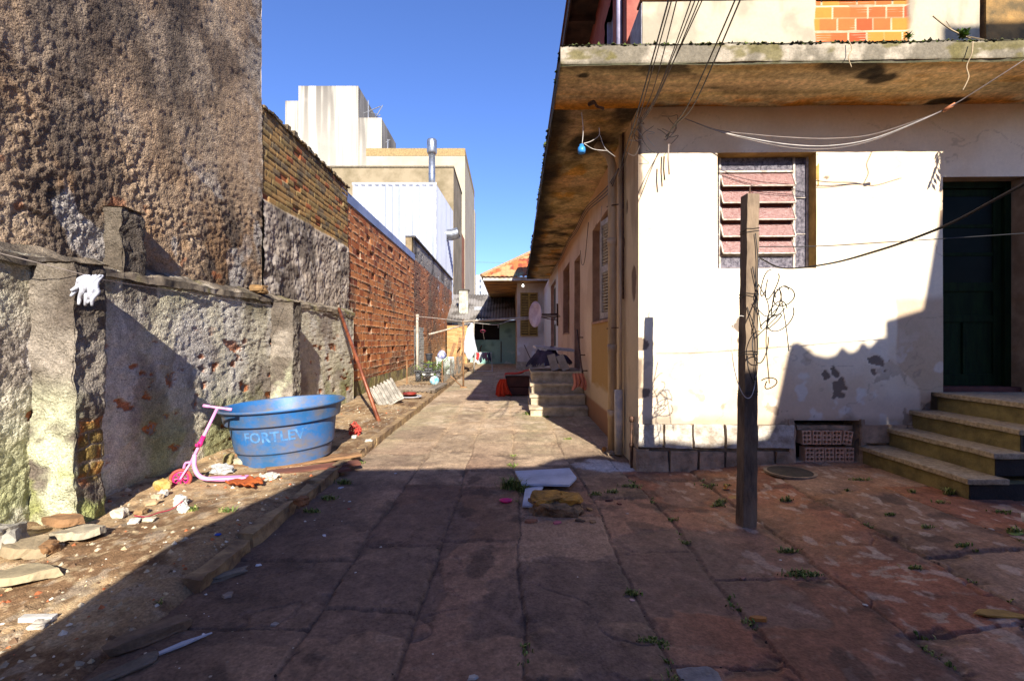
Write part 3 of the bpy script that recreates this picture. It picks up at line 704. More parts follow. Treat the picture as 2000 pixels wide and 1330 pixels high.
for x in (ul + .001, ur - .091): ml.box(x, x + .09, .195, .216, 1.98, z1 - .071)
for a, b_ in ((z0 + .051, z0 + .18), (1.60, 1.68), (1.94, 2.04), (2.33, 2.37), (2.64, 2.68), (z1 - .15, z1 - .071)): ml.box(ul + .091, ur - .091, .198, .216, a, b_)
ml.build('mouldings', M_green, dr, .006)
M_dg = mat('dark_glass', (.008, .012, .01), .35, (.005, .008, .006), 3, 0, spec=.03)
for a, b_ in ((2.04, 2.33), (2.37, 2.64), (2.68, z1 - .15)): hb('pane', M_dg, ul + .092, ur - .092, .208, .213, a, b_, parent=dr)
hb('threshold', mat('red_threshold', hx('5f2a20'), .8), u0 + .001, u1 - .001, .05, .26, z0 - .02, z0 + .05, parent=dr, bevel=.006)
MB().lathe([(.001, 0), (.022, .004), (.022, .03), (.001, .04)], 12, Matrix.Translation((ul + .05, .19, 1.82)) @ Matrix.Rotation(R(90), 4, 'X')).build('door_knob', M_rust, dr)
# ---- concrete eave slab
M_tread = mat('granilite_tread', hx('ab9a80'), .75, hx('7f7058'), 30, .3, 120)
M_soffit = attr_mat('stained_soffit', .95, 22, .45, .8, 50, .015, sc2=7, var2=.4)
def sof_h(a, b): return .03 * (fbm(a, b, 1.6, 4, 221) - .5) + .006 * (fbm(a, b, 16, 3, 222) - .5)
def sof_c(a, b, h):
    c = full(hx('cbb07e'), a)
    c = mixc(c, hx('d6962e'), ss(.50, .62, fbm(a, b, 1.9, 5, 223)) * .75)
    c = mixc(c, hx('cba57c'), ss(.46, .66, fbm(a * .6, b * 2.4, 1.3, 5, 224)) * .75)
    c = mixc(c, hx('75622f'), ss(.46, .66, fbm(a * .8, b * 2, 2.1, 6, 225)) * .6)
    c = mixc(c, hx('2a231a'), ss(.48, .72, fbm(a * .8, b * 1.4, 1.5, 7, 226, .6)) * .9)
    return c
def sof_front(u, v, h):
    c = mixc(sof_c(u * .45, v * 2.0, h), hx('d6bd90'), .22 + .5 * ss(.5, .62, fbm(u * .5, v * 2.2, 1.8, 5, 251)) * ss(-.8, -.6, v)); c = mixc(c, hx('4a3f2c'), ss(-.74, -.86, v + .25 * (fbm(u, v, 2, 4, 227) - .5)) * .7)
    c = mixc(c, hx('c87f1c'), ss(-.30, -.05, v) * ss(.40, .56, fbm(u * .8, v * 2, 2.2, 5, 252)) * .9)
    c = mixc(c, hx('1d1a14'), ss(-.45, -.80, v) * ss(.52, .60, fbm(u * .9, v * 1.6, 1.6, 6, 253)) * .85)
    for (a, b_, r) in ((-.68, -.66, .055), (2.2, -.55, .13), (2.05, -.63, .12), (3.1, -.05, .1), (3.3, -.08, .1)):
        c = mixc(c, hx('15110e'), ss(1.1, .6, np.hypot((u - a) * .8, v - b_) / r + .8 * (fbm(u, v, 8, 4, 228) - .5)) * .9)
    return c
def sof_west(u, v, h):
    c = sof_c(u * 1.5, v * .7, h)
    return mixc(c, hx('17130f'), ss(-.52, -.80, u + .35 * (fbm(u, v, 1.3, 5, 229) - .5)) * .92)
VE = 14.65
Hrel('soffit', M_soffit, (0, 0, 3.91), (1, 0, 0), (0, 1, 0), (0, 0, -1), lin(-.915, 5.6, .02), lin(-.855, .02, .015), sof_h, sof_front)
Hrel('soffit', M_soffit, (0, 0, 3.91), (1, 0, 0), (0, 1, 0), (0, 0, -1), lin(-.915, .02, .02), lin(.02, VE, .03), sof_h, sof_west)
hb('eave_slab', mat('slab_concrete', hx('6b6155'), .95), -.90, 5.6, -.84, 5.5, 3.945, 4.04); hb('eave_slab', bpy.data.materials['slab_concrete'], -.90, .5, 5.5, VE - .01, 3.945, 4.04)
def fa_h(a, z): return .022 * (fbm(a, z, 5, 5, 231) - .5) - .03 * ss(4.045, 4.09, z) * fbm(a, z, 4, 3, 232) - .02 * ss(3.93, 3.90, z) * fbm(a, z, 6, 3, 236)
def fa_c(a, z, h):
    c = full(hx('9d9280'), a); c = mixc(c, hx('6f6758'), ss(.42, .6, fbm(a, z, 5, 5, 233))); c = mixc(c, hx('5b5328'), ss(.54, .64, fbm(a, z * 2, 3.1, 5, 234)) * .8)
    t = ss(4.055, 4.085, z + .03 * (fbm(a, z, 12, 3, 235) - .5)); c = mixc(c, hx('25231a'), t * .95); return mixc(c, hx('3a3a20'), ss(3.92, 3.90, z) * .8)
Hrel('fascia', M_rel, (0, -.855, 0), (1, 0, 0), (0, 0, 1), (0, -1, 0), lin(-.915, 5.6, .012), lin(3.89, 4.085, .012), fa_h, fa_c)
Hrel('fascia', M_rel, (-.915, 0, 0), (0, 1, 0), (0, 0, 1), (-1, 0, 0), lin(-.855, VE, .03), lin(3.89, 4.085, .016), fa_h, lambda a, z, h: mixc(fa_c(a, z, h), hx('2a251e'), ss(.3, .6, fbm(a, z, 1, 4, 237)) * .8))
Hrel('slab_top', M_rel, (0, 0, 4.075), (1, 0, 0), (0, 1, 0), (0, 0, 1), lin(-.915, 5.6, .03), lin(-.85, .05, .03), lambda a, b: .03 * (fbm(a, b, 6, 4, 238) - .5), lambda a, b, h: full(hx('40391f'), a))
# moss cushions along the top edge: nobody could count them
M_moss = attr_mat('moss', .95, 60, .4, .6, 200, .004)
def flecks(name, m, pts, size, cols, parent=None, kind='stuff', seed=0, flat=.6, faces=4):
    rnd = random.Random(seed); mb = MB(); cl = []
    for (x, y, z, s_) in pts:
        k = size * s_ * rnd.uniform(.5, 1.5); n = rnd.choice((5, 6, 7)); a0 = rnd.random() * 6
        ring = [(x + k * math.cos(a0 + 6.283 * i / n) * rnd.uniform(.6, 1), y + k * math.sin(a0 + 6.283 * i / n) * rnd.uniform(.6, 1), z) for i in range(n)]
        top = (x + rnd.uniform(-.3, .3) * k, y + rnd.uniform(-.3, .3) * k, z + k * flat * rnd.uniform(.5, 1.3))
        b_ = len(mb.v); mb.v += ring + [top]; mb.f += [(b_ + i, b_ + (i + 1) % n, b_ + n) for i in range(n)]
        c = rnd.choice(cols); f = rnd.uniform(.75, 1.2); cl += [(min(1, c[0] * f), min(1, c[1] * f), min(1, c[2] * f), 1)] * (n + 1)
    o = mb.build(name, m, parent, fix=False); a = o.data.attributes.new('Col', 'FLOAT_COLOR', 'POINT')
    a.data.foreach_set('color', np.array(cl, np.float32).reshape(-1)); 
    if kind: o['kind'] = kind
    return o
pts = []
for k in range(1500):
    u = random.uniform(-.9, 5.5)
    if vn(np.array(u * 2.3), np.array(.5), 240) < .32: continue
    pts.append((u, -.845 + random.uniform(-.012, .05), 4.06 + random.uniform(0, .02), random.uniform(.5, 1.5)))
for k in range(900):
    v = random.uniform(-.8, VE)
    if vn(np.array(v * 1.7), np.array(7.5), 240) < .4: continue
    pts.append((-.915 + random.uniform(-.015, .05), v, 4.03 + random.uniform(-.03, .05), random.uniform(.7, 2.2)))
flecks('moss', M_moss, pts, .014, [hx('2b2a1a'), hx('3a3a1e'), hx('23201a'), hx('56602a')], house, seed=5, flat=1.2)

# ---- west wall along the alley
W1 = (1.65, 3.20, 1.71, 3.30); DR2 = (4.86, 5.86, .77, 3.2); W2 = (6.9, 8.55, 1.6, 3.37)
def ww_f(v, z):
    tan = ss(1.45, 1.5, v + .06 * (fbm(v, z, 3, 3, 241) - .5)) * ss(3.35, 3.3, v + .05 * (fbm(z, v, 3, 3, 242) - .5)) * ss(.62, .68, z + .12 * (fbm(v, z, 3, 4, 243) - .5)) * ss(1.75, 1.70, z)
    pl = ss(.72, .64, z + .3 * (fbm(v, z, 3, 5, 244) - .5)) * ss(.9, 1.3, v)
    return tan, pl
def ww_h(v, z):
    tan, pl = ww_f(v, z)
    sp = np.zeros(v.shape)
    for (a, b_, r) in ((.22, 2.05, .11), (.55, 3.0, .05), (.7, 2.6, .04)): sp = np.maximum(sp, ss(1, .85, np.hypot((v - a) / 1.0, (z - b_) / 1.7) / r + .7 * (fbm(v, z, 9, 4, 245) - .5)))
    ed = ss(.05, .015, v + .07 * (fbm(v * 0 + 3, z, 6, 4, 202) - .5)) * ss(.50, .56, fbm(v * 0, z, 2.2, 3, 203))
    return -.006 * tan - .008 * pl - .008 * np.maximum(sp, ed) + .012 * (fbm(v, z, 1.5, 4, 246) - .5) + .003 * (fbm(v, z, 14, 3, 247) - .5)
def ww_c(v, z, h):
    tan, pl = ww_f(v, z)
    b = full(hx('d6bf9a'), v); b = mixc(b, hx('dcc0a4'), ss(1.3, 1.6, v) * .85)
    b = mixc(b, hx('b08a70'), ss(.42, .66, fbm(v, z, 1.4, 5, 248)) * .4); b = mixc(b, hx('8a6f58'), ss(.55, .72, fbm(v * 2, z * .5, 2, 5, 249)) * .5 * ss(1.2, .2, v))
    b = mixc(b, hx('cdbfa5'), ss(1.1, .7, z) * .5); b = mixc(b, hx('a8813f'), tan * .9)
    b = mixc(b, hx('8d5f3c'), ss(.40, .34, z) * ss(.9, 1.3, v) * .9); b = mixc(b, hx('b59a72'), pl * .6 * ss(.34, .4, z))
    b = mixc(b, hx('d9e0df'), ss(10.3, 10.36, v) * .95)
    sp = np.zeros(v.shape)
    for (a, b_, r) in ((.22, 2.05, .11), (.55, 3.0, .05), (.7, 2.6, .04)): sp = np.maximum(sp, ss(1, .85, np.hypot((v - a) / 1.0, (z - b_) / 1.7) / r + .7 * (fbm(v, z, 9, 4, 245) - .5)))
    b = mixc(b, hx('6e5643'), sp * .9)
    b = mixc(b, hx('c98a4a'), ss(3.5, 3.85, z + .2 * fbm(v, z, 2, 4, 250)) * .35)
    return b
Hrel('west_wall', M_plaster, (0, 0, 0), (0, 1, 0), (0, 0, 1), (-1, 0, 0), np.unique(np.concatenate([lin(0, 1.65, .014), lin(1.65, 3.2, .02), lin(3.2, 4.86, .02), lin(4.86, 5.86, .03), lin(5.86, 6.9, .03), lin(6.9, 8.55, .03), lin(8.55, 19, .05)]).round(4)),
     np.unique(np.concatenate([lin(0, .77, .016), lin(.77, 1.6, .02), lin(1.6, 1.71, .02), lin(1.71, 3.2, .02), lin(3.2, 3.3, .02), lin(3.3, 3.37, .02), lin(3.37, 3.93, .02)]).round(4)), ww_h, ww_c, hmask(W1, DR2, W2, (11.2, 13.6, .3, 3.5)))
hb('plinth_stone', M_plinth, -.028, .1, -.02, .30, -.06, .23, rough=.01, sub=3); 
hb('wall_core', M_revs, .25, 5.5, .6, 18.9, 0, 3.90)
M_pinkrev = mat('reveal_pink', hx('b28a72'), .9, hx('94705c'), 4, .3)
def opening(v0, v1, z0, z1, name, d=.24, sill=True):
    e = sub_empty(name); m = M_pinkrev
    hb('reveal', m, .002, d, v1, v1 + .03, z0 - .03, z1 + .03, parent=e); hb('reveal', m, .002, d, v0 - .03, v0, z0 - .03, z1 + .03, parent=e)
    hb('reveal', m, .002, d, v0 + .001, v1 - .001, z1, z1 + .03, parent=e)
    hb('sill', m, .002 if not sill else -.02, d, v0 + .001, v1 - .001, z0 - .035, z0 + .004, parent=e, bevel=.004); return e
M_shut = mat('shutter_grey', hx('b9b2ae'), .6, hx('938a85'), 9, .2)
def shutter(e, v0, v1, z0, z1, u, ang, hinge, m=None, name='shutter'):
    w_ = v1 - v0; M_ = Matrix.Translation((u, hinge, 0)) @ Matrix.Rotation(ang, 4, 'Z')
    mb = MB(); x = 0
    for a, b_ in ((0, .06), (w_ - .06, w_)): mb.box(-.018, .018, a, b_, z0, z1, M=M_)
    zs = [z0, z0 + .09, (z0 + z1) / 2 - .05, (z0 + z1) / 2 + .05, z1 - .08, z1]
    for a, b_ in ((zs[0], zs[1]), (zs[2], zs[3]), (zs[4], zs[5])): mb.box(-.017, .017, .06, w_ - .06, a, b_, M=M_)
    for a, b_ in ((zs[1], zs[2]), (zs[3], zs[4])):
        n_ = int((b_ - a) / .045)
        for i in range(n_):
            zc = a + (i + .5) * (b_ - a) / n_
            mb.box(-.016, .016, -(w_/2 - .062), w_/2 - .062, -.003, .003, M=M_ @ Matrix.Translation((0, w_ / 2, zc)) @ Matrix.Rotation(R(38), 4, 'Y'))
    return mb.build(name, m or M_shut, e)
e = opening(*W1, 'window')
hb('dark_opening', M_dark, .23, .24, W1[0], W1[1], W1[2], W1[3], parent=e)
shutter(e, 0, .62, W1[2] + .03, W1[3] - .05, .10, R(8), W1[0] + .12); 
fr = MB(); fr.box(.12, .16, W1[1] - .07, W1[1] - .002, W1[2] + .004, W1[3]); fr.box(.12, .16, W1[1] - .34, W1[1] - .30, W1[2] + .004, W1[3]); fr.box(.12, .16, W1[0], W1[1] - .07, W1[3] - .06, W1[3] - .001); fr.build('frame', M_shut, e, .003)
hb('casement', mat('faded_ochre_wood', hx('8f7038'), .7), .13, .15, W1[1] - .50, W1[1] - .345, W1[2] + .01, W1[3] - .06, parent=e)
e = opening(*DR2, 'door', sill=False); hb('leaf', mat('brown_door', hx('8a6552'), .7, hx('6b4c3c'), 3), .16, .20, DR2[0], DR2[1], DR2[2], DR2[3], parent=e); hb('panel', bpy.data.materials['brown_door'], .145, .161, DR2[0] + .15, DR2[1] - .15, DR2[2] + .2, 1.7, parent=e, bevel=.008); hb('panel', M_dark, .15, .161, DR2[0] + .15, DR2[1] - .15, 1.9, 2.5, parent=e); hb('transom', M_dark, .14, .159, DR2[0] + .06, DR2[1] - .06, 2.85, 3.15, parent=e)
e = opening(*W2, 'window'); M_ow = mat('ochre_shutter_wood', hx('97703f'), .7, hx('76552e'), 4)
shutter(e, 0, .80, W2[2] + .02, W2[3] - .03, .16, 0, W2[0] + .01, M_ow); shutter(e, 0, .80, W2[2] + .02, W2[3] - .03, .16, 0, W2[0] + .83, M_ow)
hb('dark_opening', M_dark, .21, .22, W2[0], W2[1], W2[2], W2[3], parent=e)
M_wd = mat('pale_blue_door', hx('cdd8da'), .6, hx('b4c2c6'), 3)
e = opening(11.2, 13.6, .3, 3.5, 'door', sill=False); hb('leaf', M_wd, .12, .16, 11.2, 13.6, .3, 3.5, parent=e); hb('pane', M_dg, .105, .119, 11.5, 13.3, 2.2, 3.35, parent=e); hb('pane', M_dg, .105, .119, 11.5, 13.3, 1.2, 2.0, parent=e)
# ---- pipes on the corner
M_pvc = mat('painted_pipe', hx('ccb08c'), .6, hx('a48a6c'), 5, .15, stretch=(1, 1, .3)); M_pvcw = mat('white_pvc', hx('e0cfb4'), .45, hx('aaa39c'), 4, .1)
M_iron = mat('old_iron', hx('6d4f3f'), .7, hx('3c2a22'), 20, .4, metal=.3)
def tp(name, m, pts, r, parent=house, n=14, smooth=True): return MB().tube(pts, r, n).build(name, m, parent, smooth=smooth)
dp_ = sub_empty('downpipe')
tp('pipe', M_pvc, [(-.10, .93, .0), (-.10, .93, 3.62), (-.14, .93, 3.75), (-.30, .93, 3.90)], .055, dp_)
for z_ in (.42, 1.25, 2.6): tp('coupling', M_pvc, [(-.10, .93, z_), (-.10, .93, z_ + .10)], .061, dp_)
tp('bracket', M_iron, [(-.165, .95, 1.55), (-.10, .86, 1.56), (0, .80, 1.56), (.02, .80, 1.56)], .008, dp_, 6)
tp('bracket', M_iron, [(-.165, .95, 3.1), (-.10, .86, 3.1), (.02, .80, 3.1)], .008, dp_, 6)
tp('conduit_pipe', M_pvc, [(-.045, .70, .2), (-.045, .70, 3.9)], .022)
tp('conduit_pipe', M_iron, [(-.03, .62, 1.9), (-.03, .62, 3.9)], .012)
tp('waste_pipe', M_pvcw, [(-.075, .66, .02), (-.075, .66, .80)], .050); 
wp = sub_empty('water_pipe'); tp('pipe', M_iron, [(-.04, .14, -.02), (-.04, .14, .50)], .016, wp); MB().lathe([(.001, 0), (.026, .002), (.028, .05), (.018, .06), (.001, .065)], 12, Matrix.Translation((-.04, .14, .50))).build('valve_cap', M_iron, wp, smooth=True); MB().lathe([(.001, 0), (.024, .002), (.024, .04), (.001, .042)], 12, Matrix.Translation((-.04, .14, .22))).build('fitting', M_iron, wp, smooth=True)
hr = sub_empty('handrail'); tp('rail', M_iron, [(-.10, 4.55, 1.62), (-.10, 3.95, .95), (-.10, 3.72, .80)], .016, hr, 8)
for (v_, z_) in ((4.4, 1.46), (4.1, 1.12), (3.78, .84)): tp('bracket', M_iron, [(.01, v_, z_), (-.10, v_, z_)], .012, hr, 6)
# ---- door steps on the south side
steps = sub_empty('front_steps')
M_ris = mat('olive_riser', hx('847648'), .9, hx('5f5534'), 5, .4); M_blk = mat('dark_step_side', hx('2c2523'), .9, hx('1a1513'), 5, .4)  # olive for the risers, near-black for the south ends of the steps
su = [2.337, 2.62, 2.867, 3.13]; sz = [.28, .47, .66, .85]; zp = .06
vs_ = [-1.27, -1.19, -1.15, -1.12]
for i in range(4):
    z0 = zp if i == 0 else sz[i-1]
    hb('riser', M_ris, su[i] + .03, 5.3, vs_[i] + .03, -.012, z0, sz[i] - .045, parent=steps)
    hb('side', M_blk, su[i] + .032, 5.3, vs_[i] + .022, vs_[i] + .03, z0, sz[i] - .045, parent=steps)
    o = hb('tread', M_tread, su[i], 5.3 if i == 3 else su[i+1] + .045, vs_[i], -.006 if i < 3 else .045, sz[i] - .045, sz[i], parent=steps)
    md = o.modifiers.new('bevel', 'BEVEL'); md.width = .006; md.segments = 2
    rough_up(o, .006, 5, 4, seed=i * 3)
# ---- stair on the alley side, stepping up northwards to the brown door
st2 = sub_empty('alley_stair'); M_st2 = mat('grey_stair', hx('c8b89c'), .85, hx('9a8b74'), 6, .4)
hs = [(3.72, .17), (4.02, .36), (4.32, .55), (4.62, .77)]
for i, (v_, z_) in enumerate(hs):
    z0 = 0 if i == 0 else hs[i-1][1]
    hb('riser', M_st2, -1.06 + i * .02, -.005, v_ + .03, 6.1, z0, z_ - .05, parent=st2)
    o = hb('tread', M_st2, -1.09 + i * .02, .0, v_, hs[i+1][0] + .04 if i < 3 else 6.15, z_ - .05, z_, parent=st2); rough_up(o, .007, 5, 3, seed=i + 9)
# ---- upper storey: balcony parapet, red painted wall, roof eave
def pp_f(u, z):
    q = ss(1.88, 1.91, u + .05 * (fbm(u, z, 5, 4, 261) - .5)) * ss(2.90, 2.86, u + .05 * (fbm(z, u, 5, 4, 262) - .5)) * ss(4.28, 4.31, z + .05 * (fbm(u, z, 6, 4, 263) - .5)); return q
UZ = 4.07
def pp_h(u, z):
    q = pp_f(u, z); j, r1, r2, fz = bricks(u, z, .19, .135, .006, .007, 264)
    return -.022 * q + q * (.003 * np.cos(fz * 6.28 * 5) - .006 * j) + .012 * (fbm(u, z, 3, 4, 265) - .5)
def pp_c(u, z, h):
    q = pp_f(u, z); j, r1, r2, fz = bricks(u, z, .19, .135, .006, .007, 264)
    b = full(hx('b0a48c'), u); b = mixc(b, hx('8d8270'), ss(.48, .60, fbm(u, z, 2, 5, 266)) * .7); b = mixc(b, hx('8c8270'), ss(.58, .7, fbm(u * 2, z * .6, 2, 5, 267)) * .6)
    k = full(hx('b8602c'), u); k = mixc(k, hx('a04420'), ss(.4, .9, r1)); k = mixc(k, hx('b47a2c'), (r2 < .15) * .8); k = mixc(k, hx('e0c8a4'), j * .9)
    return mixc(b, k, q)
Hrel('parapet', M_plaster, (0, .01, 0), (1, 0, 0), (0, 0, 1), (0, -1, 0), lin(.045, 3.62, .013), lin(4.05, 5.06, .013), pp_h, pp_c)
hb('parapet_core', M_revs, .05, 3.6, .035, .14, 4.0, 5.05); hb('parapet_side', mat('bluish_plaster', hx('a9a3a8'), .9), .035, .06, .02, .55, 4.05, 5.05); hb('parapet_cap', mat('red_cap', hx('a0684c'), .8), .02, 3.62, -.01, .16, 5.065, 5.09, bevel=.004)
hb('pier', mat('stained_pier', hx('a37c44'), .9, hx('5a4a2c'), 3, .5), 3.66, 4.6, -.02, .4, 4.05, 6.5)
M_red = mat('red_painted_brick', hx('96594a'), .85, hx('8a4438'), 4, .4, 30)
def up_c(v, z, h):
    j, r1, r2, fz = bricks(v, z, .25, .09, .006, .008, 271); b = full(hx('96594a'), v); b = mixc(b, hx('8a4136'), ss(.4, .65, fbm(v, z, 2, 5, 272))); return mixc(b, hx('6e3a30'), j * .5)
UW = (1.35, 2.0, 4.3, 6.1)
Hrel('upper_wall', M_brickrel, (-.01, 0, 0), (0, 1, 0), (0, 0, 1), (-1, 0, 0), np.unique(np.concatenate([lin(.55, 1.35, .04), lin(1.35, 2.0, .04), lin(2.0, 14.6, .06)]).round(4)), np.unique(np.concatenate([lin(4.0, 4.3, .03), lin(4.3, 6.1, .03), lin(6.1, 6.8, .03)]).round(4)), lambda v, z: -.008 * bricks(v, z, .25, .09, .006, .008, 271)[0], up_c, hmask(UW))
e = sub_empty('window'); M_lil = mat('lilac_frame', hx('9b96ab'), .6, hx('7d7890'), 5)
hb('pane', mat('pale_glass', hx('8f93a3'), .2), .08, .09, UW[0], UW[1], UW[2], UW[3], parent=e); fr = MB(); fr.box(.03, .079, UW[0], UW[0] + .06, UW[2], UW[3]); fr.box(.03, .079, UW[1] - .06, UW[1], UW[2], UW[3]); fr.box(.035, .078, UW[0] + .06, UW[1] - .06, 5.1, 5.15); fr.build('frame', M_lil, e)
hb('upper_front_wall', M_red, .0, 5.6, .56, .7, 4.0, 6.8)
hb('upper_core', M_red, .3, 5.6, .7, 14.6, 4.0, 6.75)
tp('upper_downpipe', M_lil, [(-.05, .75, 4.1), (-.05, .75, 6.7)], .035)
M_tim = mat('dark_timber', hx('4f372c'), .85, hx('2d1f19'), 4, .4)
ev = sub_empty('upper_eave'); hb('boards', M_tim, -.46, 5.8, -.05, 15, 6.78, 6.82, parent=ev)
for i in range(16): hb('rafter', M_tim, -.45, .0, .1 + i * .9, .18 + i * .9, 6.68, 6.779, parent=ev)
hb('fascia_board', M_tim, -.49, -.46, -.06, 15, 6.66, 6.86, parent=ev)
hb('stone_lump', M_tim, -.55, -.02, 2.4, 3.1, 4.08, 4.5, rough=.06, sub=3)
mb = MB(); mb.add([(-.52, -.1, 6.86), (5.8, -.1, 6.86), (5.8, 15, 6.86), (-.52, 15, 6.86), (2.5, 2, 8.2), (2.5, 13, 8.2)], [(0, 1, 4), (1, 2, 5, 4), (2, 3, 5), (3, 0, 4, 5)]); mb.build('roof', mat('roof_tiles', hx('9a5a3a'), .9), house)
# ================================================================ REAR WING, SHED AND FARTHER BUILDINGS
wing = thing('rear_wing', 'rear wing with orange tiled hip roof, deep soffit and ochre shutters', 'house', (.5, 24, 0)); LW = (.5, 24, 0)
def wall_c(base, st, seed, top=None):
    def f(a, z, h):
        b = full(hx(base), a); b = mixc(b, hx(st), ss(.45, .68, fbm(a, z, 1.3, 5, seed)) * .7)
        b = mixc(b, hx(st), ss(.5, .7, fbm(a * 3, z * .4, 1.1, 4, seed + 1)) * .4); return b
    return f
WW = (.66, 1.52, 1.62, 3.75)
def wing_c(a, z, h):
    b = wall_c('d2c4b4', 'a3907e', 301)(a, z, h); b = mixc(b, hx('e0ddd8'), ss(.5, .6, fbm(a, z, 2, 4, 302)) * ss(1.5, .9, z)); return mixc(b, hx('9c7340'), ss(3.6, 4.1, z) * .5)
inv(relief('front_wall', M_plaster, wing, (0, 24, 0), (1, 0, 0), (0, 0, 1), (0, -1, 0), lin(.5, 2.1, .04), lin(0, 4.25, .04), lambda a, z: .01 * fbm(a, z, 3, 3, 303), wing_c, None), LW)
inv(box_obj('west_wall', mat('wing_west_wall', hx('bba894'), .9), wing, .52, 2.0, 24.04, 32.9, 0, 4.22), LW)
inv(box_obj('soffit', mat('wing_soffit', hx('b3823c'), .9, hx('6b4c28'), 1.6, .2), wing, -1.08, 3.2, 22.95, 32.2, 4.23, 4.27), LW)
inv(box_obj('fascia', mat('wing_fascia', hx('cfc4b4'), .8, hx('a8977f'), 3), wing, -1.12, 3.2, 22.90, 22.95, 4.22, 4.40), LW)
inv(box_obj('fascia', bpy.data.materials['wing_fascia'], wing, -1.125, -1.08, 22.95, 32.2, 4.22, 4.40), LW)
inv(box_obj('step', M_st2, wing, .45, 2.0, 23.4, 23.99, 0, .18), LW); inv(box_obj('step', M_st2, wing, .47, 2.0, 23.7, 23.985, .18, .36), LW)
def tiles_h(a, b): return .035 * np.abs(np.sin(a * math.pi / .22)) + .03 * ((b / .36) % 1)
def tiles_c(a, b, h):
    c = full(hx('bf6a3c'), a); c = mixc(c, hx('8a4430'), ss(.4, .6, fbm(np.floor(a / .22) * 1.7, np.floor(b / .36) * 1.3, .9, 3, 311)))
    c = mixc(c, hx('a39668'), ss(.58, .68, fbm(a, b, 1.4, 5, 312)) * .8); return mixc(c, hx('6e3826'), ss(.12, .02, (b / .36) % 1) * .7)
sl_ = math.sin(R(32)); cl_ = math.cos(R(32))
inv(relief('roof_tiles', M_brickrel, wing, (-1.2, 22.8, 4.38), (1, 0, 0), (0, cl_, sl_), (0, -sl_, cl_), lin(0, 4.4, .036), lin(0, 4.6, .06), tiles_h, tiles_c, lambda a, b: (b * cl_ < a) & (b < 4.5)), LW)
inv(relief('roof_tiles', M_brickrel, wing, (-1.2, 22.8, 4.38), (0, 1, 0), (cl_, 0, sl_), (-sl_, 0, cl_), lin(0, 9.4, .06), lin(0, 4.6, .06), tiles_h, tiles_c, lambda a, b: (b * cl_ < a + .05)), LW)
inv(MB().tube([(-1.2, 22.8, 4.44), (2.55, 26.55, 6.80)], .09, 8).build('ridge_tiles', mat('ridge_clay', hx('b5936c'), .9, hx('8d6a4a'), 9, .8), wing), LW)
# shuttered window
e = bpy.data.objects.new('window', None); COL.objects.link(e); e.parent = wing; inv(e, LW)
M_och = mat('ochre_wood', hx('b08d3c'), .7, hx('8f6e2c'), 6)
def wb(name, m, *a, bev=0): return MB().box(*a).build(name, m, e, bev)
wb('frame', M_och, WW[0], WW[0] + .06, 23.92, 23.985, WW[2], WW[3]); wb('frame', M_och, WW[1] - .06, WW[1], 23.92, 23.985, WW[2], WW[3]); wb('frame', M_och, WW[0] + .06, WW[1] - .06, 23.92, 23.985, WW[3] - .07, WW[3]); wb('frame', M_och, WW[0] + .06, WW[1] - .06, 23.92, 23.985, WW[2], WW[2] + .07)
wb('middle_stile', M_och, 1.04, 1.15, 23.925, 23.98, WW[2] + .07, WW[3] - .07)
for x0, x1 in ((WW[0] + .06, 1.04), (1.15, WW[1] - .06)):
    sb = MB()
    for k in range(24):
        z_ = WW[2] + .12 + k * .08; sb.box(x0 + .01, x1 - .01, 23.955, 23.965, z_, z_ + .05)
    wb('dark_opening', M_dark, x0, x1, 23.968, 23.983, WW[2] + .07, WW[3] - .07); sb.build('shutter_slats', M_och, e)
lamp = thing('wall_bulb', 'small bare lit bulb under the rear wing soffit', 'light bulb', (.78, 23.6, 4.05))
m_, t_, b_ = new_mat('lit_bulb'); b_.inputs['Emission Color'].default_value = (1, .95, .85, 1); b_.inputs['Emission Strength'].default_value = 1.6
MB().lathe([(.001, -.07), (.045, -.05), (.062, 0), (.04, .06), (.02, .09), (.001, .09)], 14).build('bulb', m_, lamp, smooth=True); MB().lathe([(.001, .085), (.03, .085), (.03, .18), (.001, .18)], 10).build('socket', M_dark, lamp)

# low shed with corrugated roof and teal wall
shed = thing('shed', 'low teal shed with a grey corrugated roof at the end of the alley', 'shed', (-1.2, 29, 0)); LS = (-1.2, 29, 0)
def corr_h(a, b): return .03 * np.sin(a * 2 * math.pi / .18)
def corr_c(a, b, h):
    c = full(hx('8c8782'), a); c = mixc(c, hx('5d5853'), ss(.45, .65, fbm(a, b, 1.1, 5, 321))); return mixc(c, hx('4a4642'), (np.abs(b - 2.05) < .03) * .6)
vv = Vector((0, 4.4, 1.85)).normalized()
inv(relief('roof', M_rel, shed, (-3.6, 28.2, 2.62), (1, 0, 0), vv, (0, -vv.z, vv.y), lin(0, 5.2, .03), lin(0, 4.8, .12), corr_h, corr_c), LS)
inv(box_obj('roof_edge', mat('dark_fascia', hx('3c3733'), .9), shed, -3.5, 1.5, 28.22, 28.27, 2.44, 2.58), LS)
M_teal = mat('teal_paint', hx('7fa39b'), .85, hx('62857e'), 2, .2)
inv(relief('wall', M_plaster, shed, (0, 29.2, 0), (1, 0, 0), (0, 0, 1), (0, -1, 0), lin(-2.2, .6, .04), lin(0, 2.6, .04), lambda a, z: .01 * fbm(a, z, 3, 3, 322), lambda a, z, h: mixc(mixc(full(hx('86aaa0'), a), hx('5f827c'), ss(.45, .65, fbm(a, z, 1.6, 4, 323)) * .8), hx('b9c4bb'), ss(.55, .65, fbm(a, z, 2.4, 4, 324)) * ss(.9, .4, z)), lambda a, z: ~((a > -2.0) & (a < -.45) & (z > 1.45) & (z < 2.4))), LS)
inv(box_obj('window_opening', M_dark, shed, -2.05, -.4, 29.35, 29.4, 1.4, 2.5), LS)
